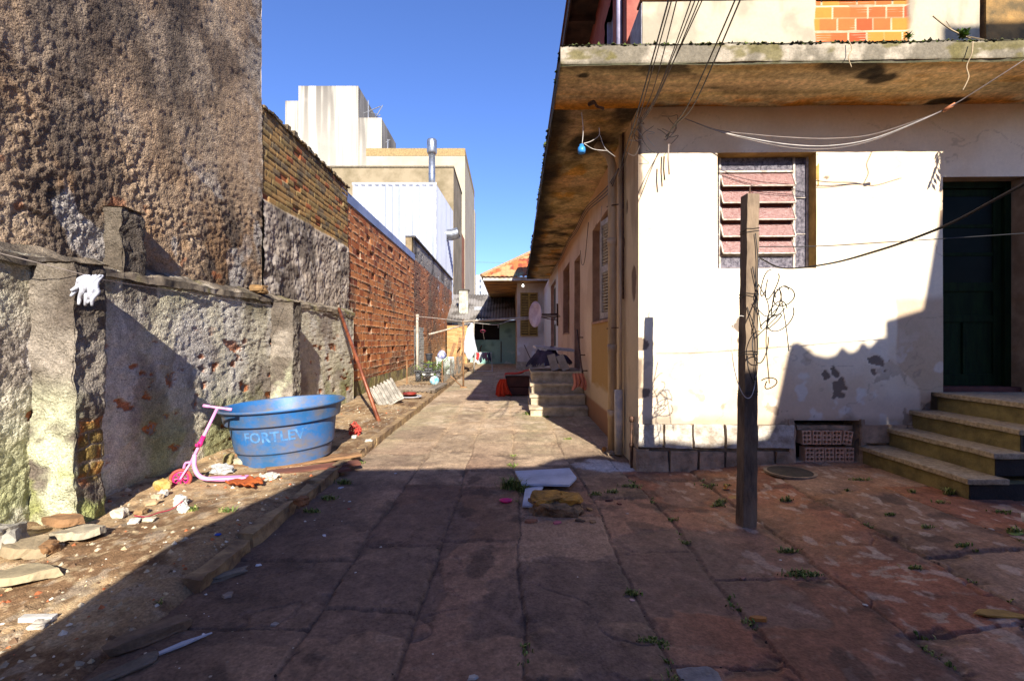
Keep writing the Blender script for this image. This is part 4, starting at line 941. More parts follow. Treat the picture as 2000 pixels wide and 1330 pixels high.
inv(MB().tube([(-.35, 29.15, .1), (-.35, 29.15, 1.35)], .025, 8).build('drain_pipe', M_iron, shed), LS)
inv(MB().tube([(-1.6, 29.12, .1), (-1.6, 29.12, .95), (-1.5, 29.1, 1.1)], .03, 8).build('tap_pipe', M_iron, shed), LS)
inv(relief('brick_pier', M_brickrel, shed, (-3.4, 27.6, 0), (1, 0, 0), (0, 0, 1), (0, -1, 0), lin(0, 1.15, .03), lin(0, 2.25, .02), lambda a, z: -.015 * bricks(a, z, .24, .08, .01, .012, 325)[0], lambda a, z, h: mixc(mixc(full(hx('c09a68'), a), hx('a87848'), bricks(a, z, .24, .08, .01, .012, 325)[1]), hx('8a7860'), bricks(a, z, .24, .08, .01, .012, 325)[0] * .7)), LS)
inv(box_obj('pier_core', bpy.data.materials['old_mortar'], shed, -3.4, -2.26, 27.65, 29, 0, 2.24), LS)
ch = thing('chimney', 'short square whitewashed chimney above the shed roof', 'chimney', (-2.6, 29.2, 2.8))
o = MB().box(-.27, .27, 0, .5, 0, 1.62).build('stack', mat('limewash', hx('c4c0b0'), .9, hx('8c887a'), 3, .3), ch); rough_up(o, .02, 3, 3)
MB().box(-.33, .33, -.06, .56, 1.60, 1.68).build('cap', mat('chimney_cap', hx('5c5750'), .9), ch, .01)
MB().box(-.36, .36, -.1, .58, -.05, .08).build('flashing', mat('lead_grey', hx('8f8c86'), .7), ch, .01)
sk = MB().box(-.25, .25, -.3, .3, 0, .02, M=Matrix.Translation((-1.75, 29.9, 3.36)) @ Matrix.Rotation(R(22.8), 4, 'X')).build('roof_patch', mat('zinc_patch', hx('b9bcc0'), .5), shed); inv(sk, LS)

# corrugated metal building
M_corr = mat('white_corrugated', hx('d5d8e0'), .5, hx('bfc3cf'), .8, .05, stretch=(1, 1, .2))
metal = thing('metal_warehouse', 'white corrugated metal building rising behind the left walls', 'building', (-5.5, 25, 0)); LM = (-5.5, 25, 0)
def c2h(a, b): p = (a / .34) % 1; return .09 * (ss(.0, .22, p) - ss(.42, .64, p))
def c2c(a, b, h): return mixc(full(hx('a9aebb'), a), hx('8f96a8'), ss(.5, .66, fbm(a * 2, b * .2, 1, 4, 331)) * .5)
M_cm = attr_mat('corrugated_sheet', .5, 3, .06, 0, 10, .001, spec=.5, sc2=.7, var2=.05)
inv(relief('front_sheet', M_cm, metal, (0, 24.4, 0), (1, 0, 0), (0, 0, 1), (0, -1, 0), lin(-7.7, -3.6, .035), lin(0, 9.2, .5), c2h, c2c), LM)
for nm, pts in (('side_sheet', None),):
    o = relief(nm, M_cm, metal, (-3.6, 0, 0), (0, 1, 0), (0, 0, 1), (1, 0, 0), lin(24.4, 31.9, .035), lin(0, 1, .1), c2h, c2c); inv(o, LM)
    for v in o.data.vertices: v.co.z *= 9.2 + (v.co.y - 24.4) / 7.5 * .65
inv(box_obj('trim', mat('sheet_trim', hx('b4b7bd'), .5), metal, -7.75, -3.52, 24.33, 24.36, 9.18, 9.30), LM); inv(box_obj('corner_trim', bpy.data.materials['sheet_trim'], metal, -3.62, -3.52, 24.32, 24.5, 4, 9.2), LM)
M_galv = mat('galvanised', hx('b5b9bd'), .35, hx('8c9094'), 4, .1, metal=.8)
flue = thing('flue_pipe', 'tall galvanised flue pipe with a fat cap above the corrugated building', 'chimney pipe', (-3.9, 25.3, 9))
MB().tube([(0, 0, -.3), (0, 0, 2.2)], .17, 20).build('pipe', M_galv, flue, smooth=True); MB().tube([(0, 0, 1.02), (0, 0, 1.08)], .18, 20).build('joint', M_galv, flue)
MB().lathe([(.17, 2.05), (.2, 2.06), (.26, 2.16), (.26, 2.78), (.22, 2.84), (.001, 2.86)], 22).build('cap', M_galv, flue, smooth=True)
vent2 = thing('wall_vent', 'short angled metal vent on the side of the corrugated building', 'vent', (-3.6, 28.6, 7.6))
MB().tube([(-.1, 0, 0), (.35, 0, 0), (.75, .0, .12)], .33, 18).build('duct', M_galv, vent2, smooth=False); MB().tube([(.70, 0, .09), (.76, 0, .12)], .25, 16).build('mouth', M_dark, vent2)
# unfinished concrete building behind
M_conc = mat('raw_concrete_wall', hx('94866c'), .95, hx('75694f'), .8, .4, 3)
cb = thing('concrete_building', 'unpainted beige-grey masonry building with a stepped side, behind the flue', 'building', (-8, 33, 0)); LC = (-8, 33, 0)
inv(box_obj('wall', M_conc, cb, -14, -3.62, 33, 39, 0, 13.1), LC); inv(box_obj('parapet_cap', mat('dark_cap', hx('6f6553'), .9), cb, -14.1, -3.58, 32.95, 39, 13.1, 13.22), LC)
inv(box_obj('brick_strip', mat('orange_brick_far', hx('a8683c'), .9, hx('7c4a2c'), 1.5, .5), cb, -4.6, -3.70, 39, 42.5, 0, 10.2), LC)
# cream building
crb = thing('cream_building', 'large plain cream apartment building with a tan band at its top', 'building', (-7, 45, 0)); LB = (-7, 45, 0)
M_cream = mat('cream_paint', hx('b5aa92'), .85, hx('a89c84'), .5, .05)
inv(box_obj('wall', M_cream, crb, -13, -3.88, 45, 58, 0, 18.45), LB); inv(box_obj('top_band', mat('tan_band', hx('a38a5c'), .85), crb, -13.02, -3.86, 44.97, 58, 18.46, 19.15), LB)
inv(box_obj('lower_wing', M_cream, crb, -5, -3.85, 58.1, 60, 0, 17), LB)
# white stained tower
def tw_c(a, z, h):
    b = full(hx('b4aea0'), a); t = 25.0
    s = fbm(a * 3.2, z * .12, .9, 4, 341); dd = t - z
    b = mixc(b, hx('6a655e'), ss(.40, .62, s) * np.exp(-dd / 8.0) * .95); b = mixc(b, hx('5c5750'), ss(1.2, .0, dd + 1.5 * fbm(a, z, .8, 3, 342)) * .8)
    return mixc(b, hx('a8a296'), ss(.5, .7, fbm(a, z, .5, 4, 343)) * .4)
twr = thing('white_tower', 'white rain-stained windowless building with stepped top and roof antennas', 'building', (-16, 46, 0)); LT = (-16, 46, 0)
def tw2(t): return lambda a, z, h: tw_c(a + t, z + 25 - t, h)
inv(relief('wall', M_plaster, twr, (0, 46, 0), (1, 0, 0), (0, 0, 1), (0, -1, 0), lin(-19.7, -14.04, .1), lin(8, 25.45, .1), lambda a, z: 0 * a, tw2(25.45)), LT)
inv(relief('wall', M_plaster, twr, (0, 46.02, 0), (1, 0, 0), (0, 0, 1), (0, -1, 0), lin(-20.97, -19.7, .1), lin(8, 24.05, .1), lambda a, z: 0 * a, tw2(24.05)), LT)
inv(relief('wall', M_plaster, twr, (0, 46.02, 0), (1, 0, 0), (0, 0, 1), (0, -1, 0), lin(-14.04, -11.85, .1), lin(8, 22.45, .1), lambda a, z: 0 * a, tw2(22.45)), LT)
M_tws = mat('tower_side', hx('9b958a'), .9, hx('5f5a52'), .6, .1, stretch=(1, 1, .2))
inv(box_obj('tower_core', M_tws, twr, -19.6, -14.05, 46.05, 53, 0, 25.44), LT); inv(box_obj('tower_core', M_tws, twr, -20.9, -11.86, 46.06, 52, 0, 22.43), LT); inv(box_obj('tower_core', M_tws, twr, -20.9, -19.6, 46.06, 50, 22.43, 24.0), LT)
ant = thing('roof_antenna', 'tangle of metal antenna bars on the white tower roof', 'antenna', (-13.4, 47, 22.4)); M_al = mat('aluminium', hx('a9acb0'), .4, metal=.6)
ab = MB()
for a, b_ in (((0, 0, 0), (0, 0, 2.2)), ((.4, 0, 0), (1.4, 0, 1.7)), ((-.3, .5, 1.3), (.9, -.3, .7)), ((-.5, 0, .9), (1.2, 0, 1.6)), ((.2, 0, .2), (1.1, .3, .9))): ab.tube([a, b_], .045, 6)
ab.build('mast', M_al, ant)
an2 = thing('roof_antenna', 'thin upright white rod at the right edge of the white tower', 'antenna', (-11.5, 46.5, 17)); MB().tube([(0, 0, 0), (.12, 0, 3.6)], .06, 6).build('rod', M_al, an2); MB().tube([(-.1, 0, 3.3), (.35, 0, 3.6)], .04, 6).build('cross_bar', M_al, an2)
# distant apartment block
apt = thing('apartment_block', 'distant white apartment block with rows of small windows', 'building', (-9.4, 150, 0)); LA = (-9.4, 150, 0)
M_ap = mat('apartment_white', hx('b0b4b8'), .8, hx('a6abb0'), .2, 0)
inv(box_obj('tower', M_ap, apt, -11.2, -7.8, 150, 160, 0, 21.6), LA); inv(box_obj('tower', M_ap, apt, -7.79, 0, 151, 160, 0, 20.2), LA); inv(box_obj('water_tank', M_ap, apt, -8.6, -6.4, 152, 156, 20.3, 22.1), LA)
M_apw = mat('apartment_window', hx('5c6470'), .3, bump=0)
for i in range(7):
    for x in (-10.3, -7.9 - .55): inv(box_obj('window', M_apw, apt, x, x + .55, 149.93, 150.1, 8.5 + i * 1.8, 9.4 + i * 1.8), LA)
for k, (a, b_) in enumerate((((-16, 70, 12.9), (12, 70, 12.3)), ((-16, 70, 11.0), (12, 70, 10.6)), ((-16, 70, 9.6), (12, 70, 9.4)))):
    o = MB().tube([a, b_], .018, 4).build('power_line', M_al); tag(o, ('thin overhead wire crossing the sky, highest of the three over the rear roofs', 'thin overhead wire crossing the sky, middle one over the rear roofs', 'thin overhead wire crossing the sky, lowest of the three over the rear roofs')[k], 'wire', 'wires over the rear roofs', 'thing')

# ================================================================ HOUSES BEHIND THE VIEWPOINT (their roofs shade the foreground)
YC = -2.0; SX, SY, SZ = DIR
def cast(px, py, z=None, wall=False):      # outline of what stands between the sun and a shadow edge
    p = P(px, py, 5.23) if wall else G(px, py, z or 0)
    t = (p.y - YC) / SY
    return Vector((p.x - SX * t, YC, p.z - SZ * t))
g1 = [cast(0, 1278, .02), cast(400, 1032, .07), cast(676, 903, .05), cast(700, 917), cast(960, 914), cast(1045, 911), cast(1080, 897), cast(1175, 887)]
d_ = (g1[2] - g1[1]).normalized(); g0 = g1[0] - d_ * 1.6
EX = Vector((6 * .204, -6, 0))
M_bh = mat('neighbour_plaster', hx('c9b59a'), .9, hx('a8947c'), 1, .2)
def behind(name, poly, label, depth=1.0):
    t = thing(name, label, 'house', (poly[0].x, YC, 0)); base = [Vector((poly[-1].x, YC, 0)), Vector((poly[0].x, YC, 0))]
    o = MB().prism(poly + base, (0, 0, 0), EX * depth).build('walls', M_bh, t); inv(o, (poly[0].x, YC, 0)); return t
behind('gabled_house', [g0] + g1, 'gabled house behind the camera whose roof shadow crosses the dirt and the flagstones')
pw = [g1[-1] - Vector((.02, 0, 0))] + [cast(x, y, wall=True) for x, y in ((1250, 868), (1300, 862), (1380, 872), (1440, 862), (1492, 857), (1506, 828), (1522, 760), (1536, 690), (1543, 672), (1556, 668), (1570, 676), (1588, 692), (1612, 698), (1628, 694), (1640, 677), (1656, 690), (1668, 686), (1678, 668), (1694, 680), (1708, 663), (1727, 663))]
behind('annex_house', pw, 'annex behind the camera whose wavy tile edge is seen as a shadow under the window', .9)
pt_ = [cast(x, y, wall=True) for x, y in ((1728, 640), (1722, 630), (1793, 609), (1803, 555), (1813, 495), (1831, 409), (1834, 330), (1834, 60))]
pt_ += [Vector((pt_[-1].x + 3, YC, pt_[-1].z))]
behind('tall_house', pt_, 'tall house behind the camera whose shadow covers the green door', .3)
# ================================================================ THINGS STANDING IN THE YARD
# ---- big blue water tub
M_blue = mat('blue_tub_plastic', hx('2668a8'), .5, hx('2d5d88'), 2.2, .15, 30, bd=.003)
def dirty(m, col, sc, lo, hi, k=.8, stretch=(1, 1, 1)):
    t = m.node_tree; b = t.nodes['Principled BSDF']; src = b.inputs['Base Color'].links[0].from_socket
    n = t.nodes.new('ShaderNodeTexNoise'); n.inputs['Scale'].default_value = sc; n.inputs['Detail'].default_value = 8; n.inputs['Roughness'].default_value = .7
    mp = t.nodes.new('ShaderNodeMapping'); mp.inputs['Scale'].default_value = stretch; tc = [q for q in t.nodes if q.type == 'TEX_COORD'][0]
    t.links.new(tc.outputs['Object'], mp.inputs[0]); t.links.new(mp.outputs[0], n.inputs[0])
    r = t.nodes.new('ShaderNodeMapRange'); r.inputs[1].default_value = lo; r.inputs[2].default_value = hi; r.inputs[4].default_value = k
    t.links.new(n.outputs[0], r.inputs[0]); mx = t.nodes.new('ShaderNodeMix'); mx.data_type = 'RGBA'
    t.links.new(r.outputs[0], mx.inputs[0]); t.links.new(src, mx.inputs[6]); mx.inputs[7].default_value = tuple(col) + (1,)
    t.links.new(mx.outputs[2], b.inputs['Base Color']); return m
dirty(M_blue, hx('75695a'), 2.4, .42, .64, .85, (1, 1, 1.6)); dirty(M_blue, hx('8a8070'), 14, .60, .7, .5)
tub = thing('water_tub', 'large dirty blue plastic water tub with faded lettering, standing on boards', 'water tub', (-2.46, 5.44, .095)); tub.scale = (.885, .885, .95); tub.rotation_euler = (0, R(-3.4), R(18))
prof = [(.001, 0), (.50, 0), (.525, .012), (.55, .15), (.566, .16), (.575, .165), (.615, .44), (.618, .455), (.665, .47), (.672, .49), (.692, .60), (.70, .615), (.735, .622), (.742, .634), (.735, .645), (.70, .640), (.685, .61), (.655, .48), (.605, .45), (.56, .16), (.51, .03), (.001, .03)]
o = MB().lathe(prof, 72, cap=False).build('shell', M_blue, tub, smooth=True); md = o.modifiers.new('edge', 'EDGE_SPLIT'); md.split_angle = R(38)
MB().lathe([(.552, .150), (.567, .152), (.567, .158), (.552, .160)], 72, cap=False).build('groove_shadow_line', mat('groove_shade', hx('1d3552'), .8), tub)  # dark blue ring: the groove's shadow line put in as colour
o.data.name = 'tub'; bpy.data.objects['groove_shadow_line'].name = 'lower_groove_shade'
def text_mesh(body, size, ext=.002):
    cu = bpy.data.curves.new('lettering', 'FONT'); cu.body = body; cu.size = size; cu.extrude = ext; cu.align_x = 'CENTER'; cu.resolution_u = 3; cu.offset = size * .02
    to = bpy.data.objects.new('t', cu); COL.objects.link(to); dg = bpy.context.evaluated_depsgraph_get(); me = bpy.data.meshes.new_from_object(to.evaluated_get(dg)); bpy.data.objects.remove(to); return me
me = text_mesh('FORTLEV', .155)
bm = bmesh.new(); bm.from_mesh(me); bmesh.ops.triangulate(bm, faces=bm.faces); 
bmesh.ops.subdivide_edges(bm, edges=[e_ for e_ in bm.edges if e_.calc_length() > .03], cuts=2)
a0 = R(-90 - 18 + 24 - 12)
for v in bm.verts:
    x, z, e_ = v.co.x * 1.08, v.co.y + .30, v.co.z
    r_ = .575 + (.615 - .575) * (z - .165) / .275 + .0015 + e_; th = a0 + x / r_; v.co = Vector((r_ * math.cos(th), r_ * math.sin(th), z))
bm.to_mesh(me); bm.free()
M_let = mat('faded_white_lettering', hx('5d8cba'), .6, hx('33699f'), 12, 0); me.materials.clear(); link('lettering', me, M_let, tub)
# boards under the tub
M_board = mat('weathered_board', hx('a07a52'), .85, hx('6c4c34'), 4, .5, 30, stretch=(1, 8, 8)); M_bpink = mat('reddish_board', hx('7a4a3a'), .85, hx('553228'), 4, .4, 30, stretch=(1, 8, 8))
bl = [(-2.55, 5.15, .085, 1.05, .16, 20, 'long brown board under the front of the blue tub', M_board), (-2.05, 5.2, .10, .95, .14, 32, 'brown board jutting out right from under the blue tub, topmost', M_board),
      (-1.97, 5.02, .075, .90, .15, 35, 'reddish board on the kerb right of the blue tub', M_bpink), (-2.2, 5.45, .085, .8, .16, 10, 'dark board deep under the blue tub', M_board),
      (-2.62, 4.72, .075, .5, .10, 12, 'short split board left of the orange roof tile', M_board), (-1.93, 4.86, .045, .7, .13, 38, 'lowest board against the kerb right of the blue tub', M_bpink)]
for (x, y, z, L_, w_, a, lab, m) in bl:
    b = MB().box(-L_/2, L_/2, -w_/2, w_/2, 0, .026); o = b.build('wooden_board', m); o.location = (x, y, z); o.rotation_euler = (R(random.uniform(-3, 3)), R(random.uniform(-2, 2)), R(a)); rough_up(o, .008, 6, 3, seed=int(a))
    tag(o, lab, 'board', 'boards under the blue tub', 'thing')

# ---- pink scooter
M_pink = mat('pink_paint', hx('eda2d2'), .4, hx('d98dbf'), 8, .05, spec=.5); M_hot = mat('hot_pink_plastic', hx('e8307c'), .4, hx('c4246a'), 8, .05); M_tyre = mat('faded_red_tyre', hx('b5503f'), .7, hx('8f4338'), 9, .2)
wc = G(353, 953, .06) + Vector((0, 0, .085)); sc_ = thing('kick_scooter', 'small pink child scooter with a hot pink front wheel leaning by the blue tub', 'scooter', (wc.x, wc.y, .06))
def rel(p): return p - sc_.location
hc = P(425, 796, 4.62); ax = Vector((.35, -.9, 0)).normalized()   # wheel axle direction
def ring(c, n, R_, r, seg=28):
    n = n.normalized(); a = n.cross(Vector((0, 0, 1))).normalized(); b = n.cross(a)
    return [c + (a * math.cos(q) + b * math.sin(q)) * R_ for q in [2 * math.pi * i / seg for i in range(seg + 1)]]
wcl = rel(wc); wh = MB(); wh.tube(ring(wcl, ax, .078, 0), .014, 10, False); wo = wh.build('front_wheel', M_tyre, sc_, smooth=True)
rm = MB(); rm.tube(ring(wcl, ax, .060, 0, 24), .008, 8, False)
rm.build('rim', M_hot, wo, smooth=True)
for i in range(8):
    q = math.pi * i / 4; a = ax.cross(Vector((0, 0, 1))).normalized(); b = ax.cross(a); d = a * math.cos(q) + b * math.sin(q)
    MB().tube([wcl + d * .01, wcl + d * .06], .006, 6).build('spoke', M_hot, wo)
MB().tube([wcl - ax * .025, wcl + ax * .025], .018, 12).build('hub', M_hot, wo)
hcl = rel(hc); fk = rel(P(372, 905, wc.y + .03)); u_ = (hcl - fk).normalized()
for s_ in (-1, 1): MB().tube(crom([wcl + ax * .026 * s_, wcl + ax * .028 * s_ + (fk - wcl) * .6, fk + ax * .012 * s_], 5), .009, 8).build('fork', M_pink, sc_, smooth=True)
MB().tube(crom([fk + Vector((-.075, .02, -.05)), fk + Vector((-.05, .01, .0)), fk + Vector((-.0, 0, .01))], 6), [.012] * 13, 8).build('mudguard', M_pink, sc_, smooth=True)
MB().tube([fk, hcl], .0135, 12).build('stem', M_pink, sc_, smooth=True)
mid = fk + u_ * .16; MB().tube([mid, mid + u_ * .035, mid + u_ * .04, mid + u_ * .10], [.022, .024, .018, .02], 12).build('clamp', M_hot, sc_, smooth=True); MB().box(-.014, .014, -.03, .012, -.012, .014, Matrix.Translation(mid + u_ * .02 + Vector((0, -.02, 0)))).build('clamp_lever', M_hot, sc_, .004)
hd = Vector((.98, .1, -.16)).normalized(); MB().tube([hcl - hd * .12, hcl + hd * .12], .011, 10).build('handlebar', M_pink, sc_, smooth=True)
for s_ in (-1, 1): MB().tube([hcl + hd * .075 * s_, hcl + hd * .13 * s_], .0145, 10).build('grip', M_pink, sc_, smooth=True)
dk = [fk + u_ * .08, rel(P(380, 912, wc.y + .02)), rel(P(392, 931, 4.42)), rel(P(420, 936, 4.42)), rel(P(474, 934, 4.46))]
MB().tube(crom(dk, 8), .019, 12).build('down_tube', M_pink, sc_, smooth=True)
MB().box(0, .33, -.045, .045, -.006, .012, Matrix.Translation(dk[3] + Vector((-.06, .0, .004))) @ Matrix.Rotation(R(10), 4, 'Z')).build('deck', M_pink, sc_, .006)

# ---- concrete post
M_post = mat('concrete_post', hx('8a7660'), .95, hx('4f4236'), 5, .7, 55, bd=.012, stretch=(1, 1, .3))
pb = G(1457, 1020, .02); post = thing('concrete_post', 'slender square concrete post with wires wound round it, in front of the house', 'post', (pb.x, pb.y, 0))
post.rotation_euler = (0, R(.7), R(4))
o = MB().add([(-.052, -.052, -.05), (.055, -.052, -.05), (.055, .052, -.05), (-.052, .052, -.05), (-.045, -.045, 2.50), (.045, -.045, 2.50), (.045, .045, 2.50), (-.045, .045, 2.50)], [(0, 3, 2, 1), (4, 5, 6, 7), (0, 1, 5, 4), (1, 2, 6, 5), (2, 3, 7, 6), (3, 0, 4, 7)]).build('shaft', M_post, post)
rough_up(o, .006, 8, 6, seed=2); o.data.polygons.foreach_set('use_smooth', [False] * len(o.data.polygons))
M_wire = mat('black_cable', (.012, .011, .011), .5, bump=0); M_wgrey = mat('grey_cable', hx('8d8078'), .55, bump=0); M_wwhite = mat('white_cable', hx('cfc8c0'), .5, bump=0); M_wdk = mat('aged_cable', hx('54453d'), .6, bump=0)
MB().tube([(0, 0, 2.47), (0, 0, 2.56), (.015, 0, 2.575)], .005, 6).build('hook', M_iron, post)
PX, PY = pb.x + .02, pb.y
for z_ in (2.20, 1.72, 1.28, .98):
    rw = MB(); r_ = .062 - z_ * .003
    pts = []
    for i in range(17):
        q = 2 * math.pi * i / 8; k = 1 / max(abs(math.cos(q)), abs(math.sin(q))); pts.append((r_ * k * .86 * math.cos(q), r_ * k * .86 * math.sin(q), z_ + .02 * i / 8 + random.uniform(-.008, .008)))
    MB().tube(pts, .0035, 5).build('tie_wire', M_wire, post)
tg = thing('cable_tangle', 'tangled loops of black and white cable hanging from the concrete post', 'cable tangle', (PX, PY, 1.7))
rnd = random.Random(21)
def loop(cx, cz, rx, rz_, ph, tilt, turns=1.1, m=M_wire, r=.0042):
    pts = []; rx *= .8; rz_ *= .85
    for i in range(22):
        q = ph + 2 * math.pi * turns * i / 21; x = rx * math.cos(q); z = rz_ * math.sin(q)
        pts.append((cx + x * math.cos(tilt) - z * math.sin(tilt) * .3, -.07 + .05 * math.sin(q * 1.3 + cx * 9), cz + z + x * math.sin(tilt)))
    MB().tube(crom(pts, 2), r, 5).build('cable_loop', m, tg, smooth=True)
for a in ((.19, -.12, .12, .13, .5, .1, 1.0), (.13, .10, .10, .09, 2, .7, .8), (.22, .03, .08, .08, 1, -.3, 1.1), (.14, -.16, .09, .05, 0, .5, 1.6), (.05, -.35, .10, .14, 1.2, .2, .9), (.0, -.50, .07, .12, 2, .2, 1.0), (.12, -.62, .06, .05, 3, -.3, 1.0), (.10, .13, .14, .06, .3, .9, .7), (.16, -.02, .05, .11, .3, .4, 1.2)): loop(*a)
loop(-.06, -.42, .13, .36, 1.3, .1, .72, M_wwhite, .003)
for pts in ([(.05, -.05, .12), (.12, -.06, -.05), (.10, -.06, -.30), (.13, -.05, -.62)], [(.0, -.06, -.02), (.10, -.07, -.12), (.22, -.06, -.02)], [(.02, -.06, -.28), (.12, -.07, -.18), (.24, -.06, -.06)], [(.20, -.06, .1), (.25, -.06, -.2), (.27, -.06, -.38)], [(.0, -.06, .25), (.03, -.06, .05), (.0, -.06, -.25)], [(.02, -.06, .5), (.04, -.06, .3), (.03, -.06, .05), (.06, -.06, -.2)], [(-.04, -.06, -.05), (.03, -.07, -.3), (.01, -.06, -.62)]):
    MB().tube(crom(pts, 6), .0038, 5).build('loose_end', M_wire, tg, smooth=True)
def cable(name, pts, r, m, lab, cat='cable', group=None, n=8):
    o = MB().tube(crom(pts, n), r, 6).build(name, m, smooth=True); return tag(o, lab, cat, group, 'thing')
cable('cable', [P(1480, 482, 3.72), P(1600, 481, 3.72), P(1720, 474, 3.72), P(1880, 464, 3.72), P(2060, 452, 3.72), P(2400, 430, 3.72)], .004, M_wire, 'thin nearly level black cable running right from the concrete post')
cable('cable', [P(1485, 505, 3.72), P(1530, 524, 3.4), P(1620, 515, 2.85), P(1720, 488, 2.4), P(1800, 460, 2.1), P(1870, 430, 1.9), P(1955, 384, 1.7), P(2060, 328, 1.5)], .0055, M_wire, 'thicker black cable sagging from the concrete post up towards the green door')
cable('washing_line', [P(-60, 480, 3.1), P(60, 510, 3.2), P(170, 538, 3.4), P(215, 549, 3.55), P(360, 572, 4.7), P(560, 602, 6.9), P(700, 618, 9.8), P(812, 627, 16)], .003, M_wgrey, 'thin grey line strung along the low plastered wall', 'line')
0 and cable('washing_line', [P(1300, 677, 5.0), P(1460, 655, 4.97), P(1595, 640, 4.93)], .0018, M_wgrey, 'faint grey line low across the sunlit house front', 'line')
# bundle of overhead cables from beyond the frame to the corner of the house
ends = [(1306, 1.15, 1212, 330, 5.55), (1312, 1.2, 1208, 345, 5.6), (1322, 1.25, 1250, 240, 5.2), (1350, 1.2, 1238, 262, 5.2), (1358, 1.3, 1246, 255, 5.2), (1366, 1.22, 1234, 268, 5.25), (1372, 1.3, 1228, 270, 5.25), (1436, 1.35, 1302, 272, 5.15), (1446, 1.3, 1300, 268, 5.15)]
names_ = ['leftmost black cable of the overhead bundle crossing the eave', 'second cable from the left of the overhead bundle crossing the eave', 'brownish cable just right of the leftmost overhead pair', 'middle overhead cable crossing the eave edge', 'middle overhead cable twisted with its right neighbour', 'overhead brown cable ending by the downpipe top', 'rightmost cable of the middle overhead bunch', 'left one of the two straight black cables at the right of the bunch', 'right one of the two straight black cables, farthest right overhead']
for i, (x0, yb, x1, y1, Y1) in enumerate(ends):
    a = P(x0 + (x0 - x1) * .28, -110, 2.6); a2 = P(x0, 0, 3.0); b_ = P(x1, y1, Y1); m1 = a2.lerp(b_, .5) + Vector((0, 0, -.05 - .01 * i)) + Vector((random.uniform(-.02, .02), 0, 0)); m2 = a2.lerp(b_, .8) + Vector((random.uniform(-.02, .02), 0, -.04))
    cable('overhead_cable', [a, a2, m1, m2, b_], .0055 if i > 6 or i == 0 else .0042, M_wire if i in (0, 7, 8) else M_wdk, names_[i], 'cable', 'overhead cables running to the house corner')
# continuing along the wall under the eave
for k, (dx, lab) in enumerate(((0, 'lowest black cable hugging the wall under the alley eave'), (.03, 'middle cable hugging the wall under the alley eave'), (.06, 'highest cable hugging the wall under the alley eave'))):
    pts = [P(1208, 330, 5.55)] + [W(-.10 - dx * .5, v_, z_ + dx) for v_, z_ in ((1.1, 3.35), (1.9, 3.45), (3.2, 3.62), (4.6, 3.60), (6, 3.68), (8, 3.64), (10, 3.68), (12, 3.7))]
    cable('wall_cable', pts, .008, M_wdk, lab, 'cable', 'cables along the alley wall')
cable('wall_cable', [W(-.04, 3.4, 3.5), W(-.05, 3.8, 2.9), W(-.04, 4.3, 2.9), W(-.04, 4.5, 3.2)], .006, M_wdk, 'short dark cable drooping to the brown door from the eave')
cable('wall_cable', [W(-.05, 2.0, 3.4), W(-.10, 1.8, 3.0), W(-.12, 1.4, 2.8), W(-.1, 1.2, 2.75)], .004, M_wwhite, 'white wire curling in front of the shutter')
# drooping bundle across the house front
for k, (o_, lab, m) in enumerate((((0, 0), 'lowest pale wire of the bundle drooping across the house front', M_wgrey), ((5, -6), 'middle pale wire of the bundle drooping across the house front', M_wwhite), ((-3, -20), 'highest pale wire of the bundle drooping across the house front', M_wgrey))):
    x_, y_ = o_
    cable('sagging_wire', [P(1338, 232, 5.2), P(1400, 256 + y_ * .1, 5.05), P(1470, 275 + y_ * .6, 4.95), P(1545, 289 + y_, 4.85), P(1620, 291 + y_, 4.8), P(1700, 276 + y_ * .6, 4.7), P(1790, 240 + y_ * .2, 4.55), P(1855, 209, 4.4), P(1930, 163, 4.2), P(2080, 66, 3.9)], .0045, m, lab, 'wire', 'wires drooping across the house front')
o = MB().tube([P(1842, 217, 4.435), P(1866, 203, 4.385)], .016, 8).build('tape_sleeve', mat('orange_tape', hx('b5714a'), .6), smooth=True); tag(o, 'orange-brown tape wrapped around the drooping wires near the slab', 'tape', None, 'thing')
o = cable('hanging_root', [P(1658, 80, 4.33), P(1664, 96, 4.3), P(1657, 112, 4.3), P(1663, 132, 4.3)], .004, mat('dry_stalk', hx('b09a78'), .9), 'short dry tendril hanging from the middle of the slab edge', 'tendril')
o = cable('hanging_root', [P(1900, 82, 4.30), P(1898, 105, 4.27), P(1888, 130, 4.27), P(1892, 150, 4.27), P(1886, 166, 4.27), P(1880, 177, 4.27)], .005, bpy.data.materials['dry_stalk'], 'long pale tendril hanging from the slab edge near the green plant', 'tendril')
# tangle at the corner
tg2 = thing('cable_tangle', 'messy knot of brown wires on the house corner below the eave', 'cable tangle', P(1240, 290, 5.2)); rnd = random.Random(5)
for k in range(9):
    c0 = P(rnd.uniform(1225, 1320), rnd.uniform(225, 262), 5.14); pts = [c0]
    for q in range(4): pts.append(pts[-1] + Vector((rnd.uniform(-.13, .10), rnd.uniform(-.02, .02), rnd.uniform(-.17, .04))))
    o = MB().tube(crom([p - tg2.location for p in pts], 5), .003, 5).build('wire', (M_wdk, M_wire, M_wwhite)[k % 3 if k % 4 else 0], tg2, smooth=True)
for (x, y0, y1, m) in ((1306, 282, 341, M_wgrey), (1297, 306, 352, M_wire)):
    MB().tube([P(x, y0, 5.1) - tg2.location, P(x - 1, (y0 + y1) / 2, 5.1) - tg2.location, P(x + 1, y1, 5.1) - tg2.location], .008, 8).build('cut_end', m, tg2, smooth=True)
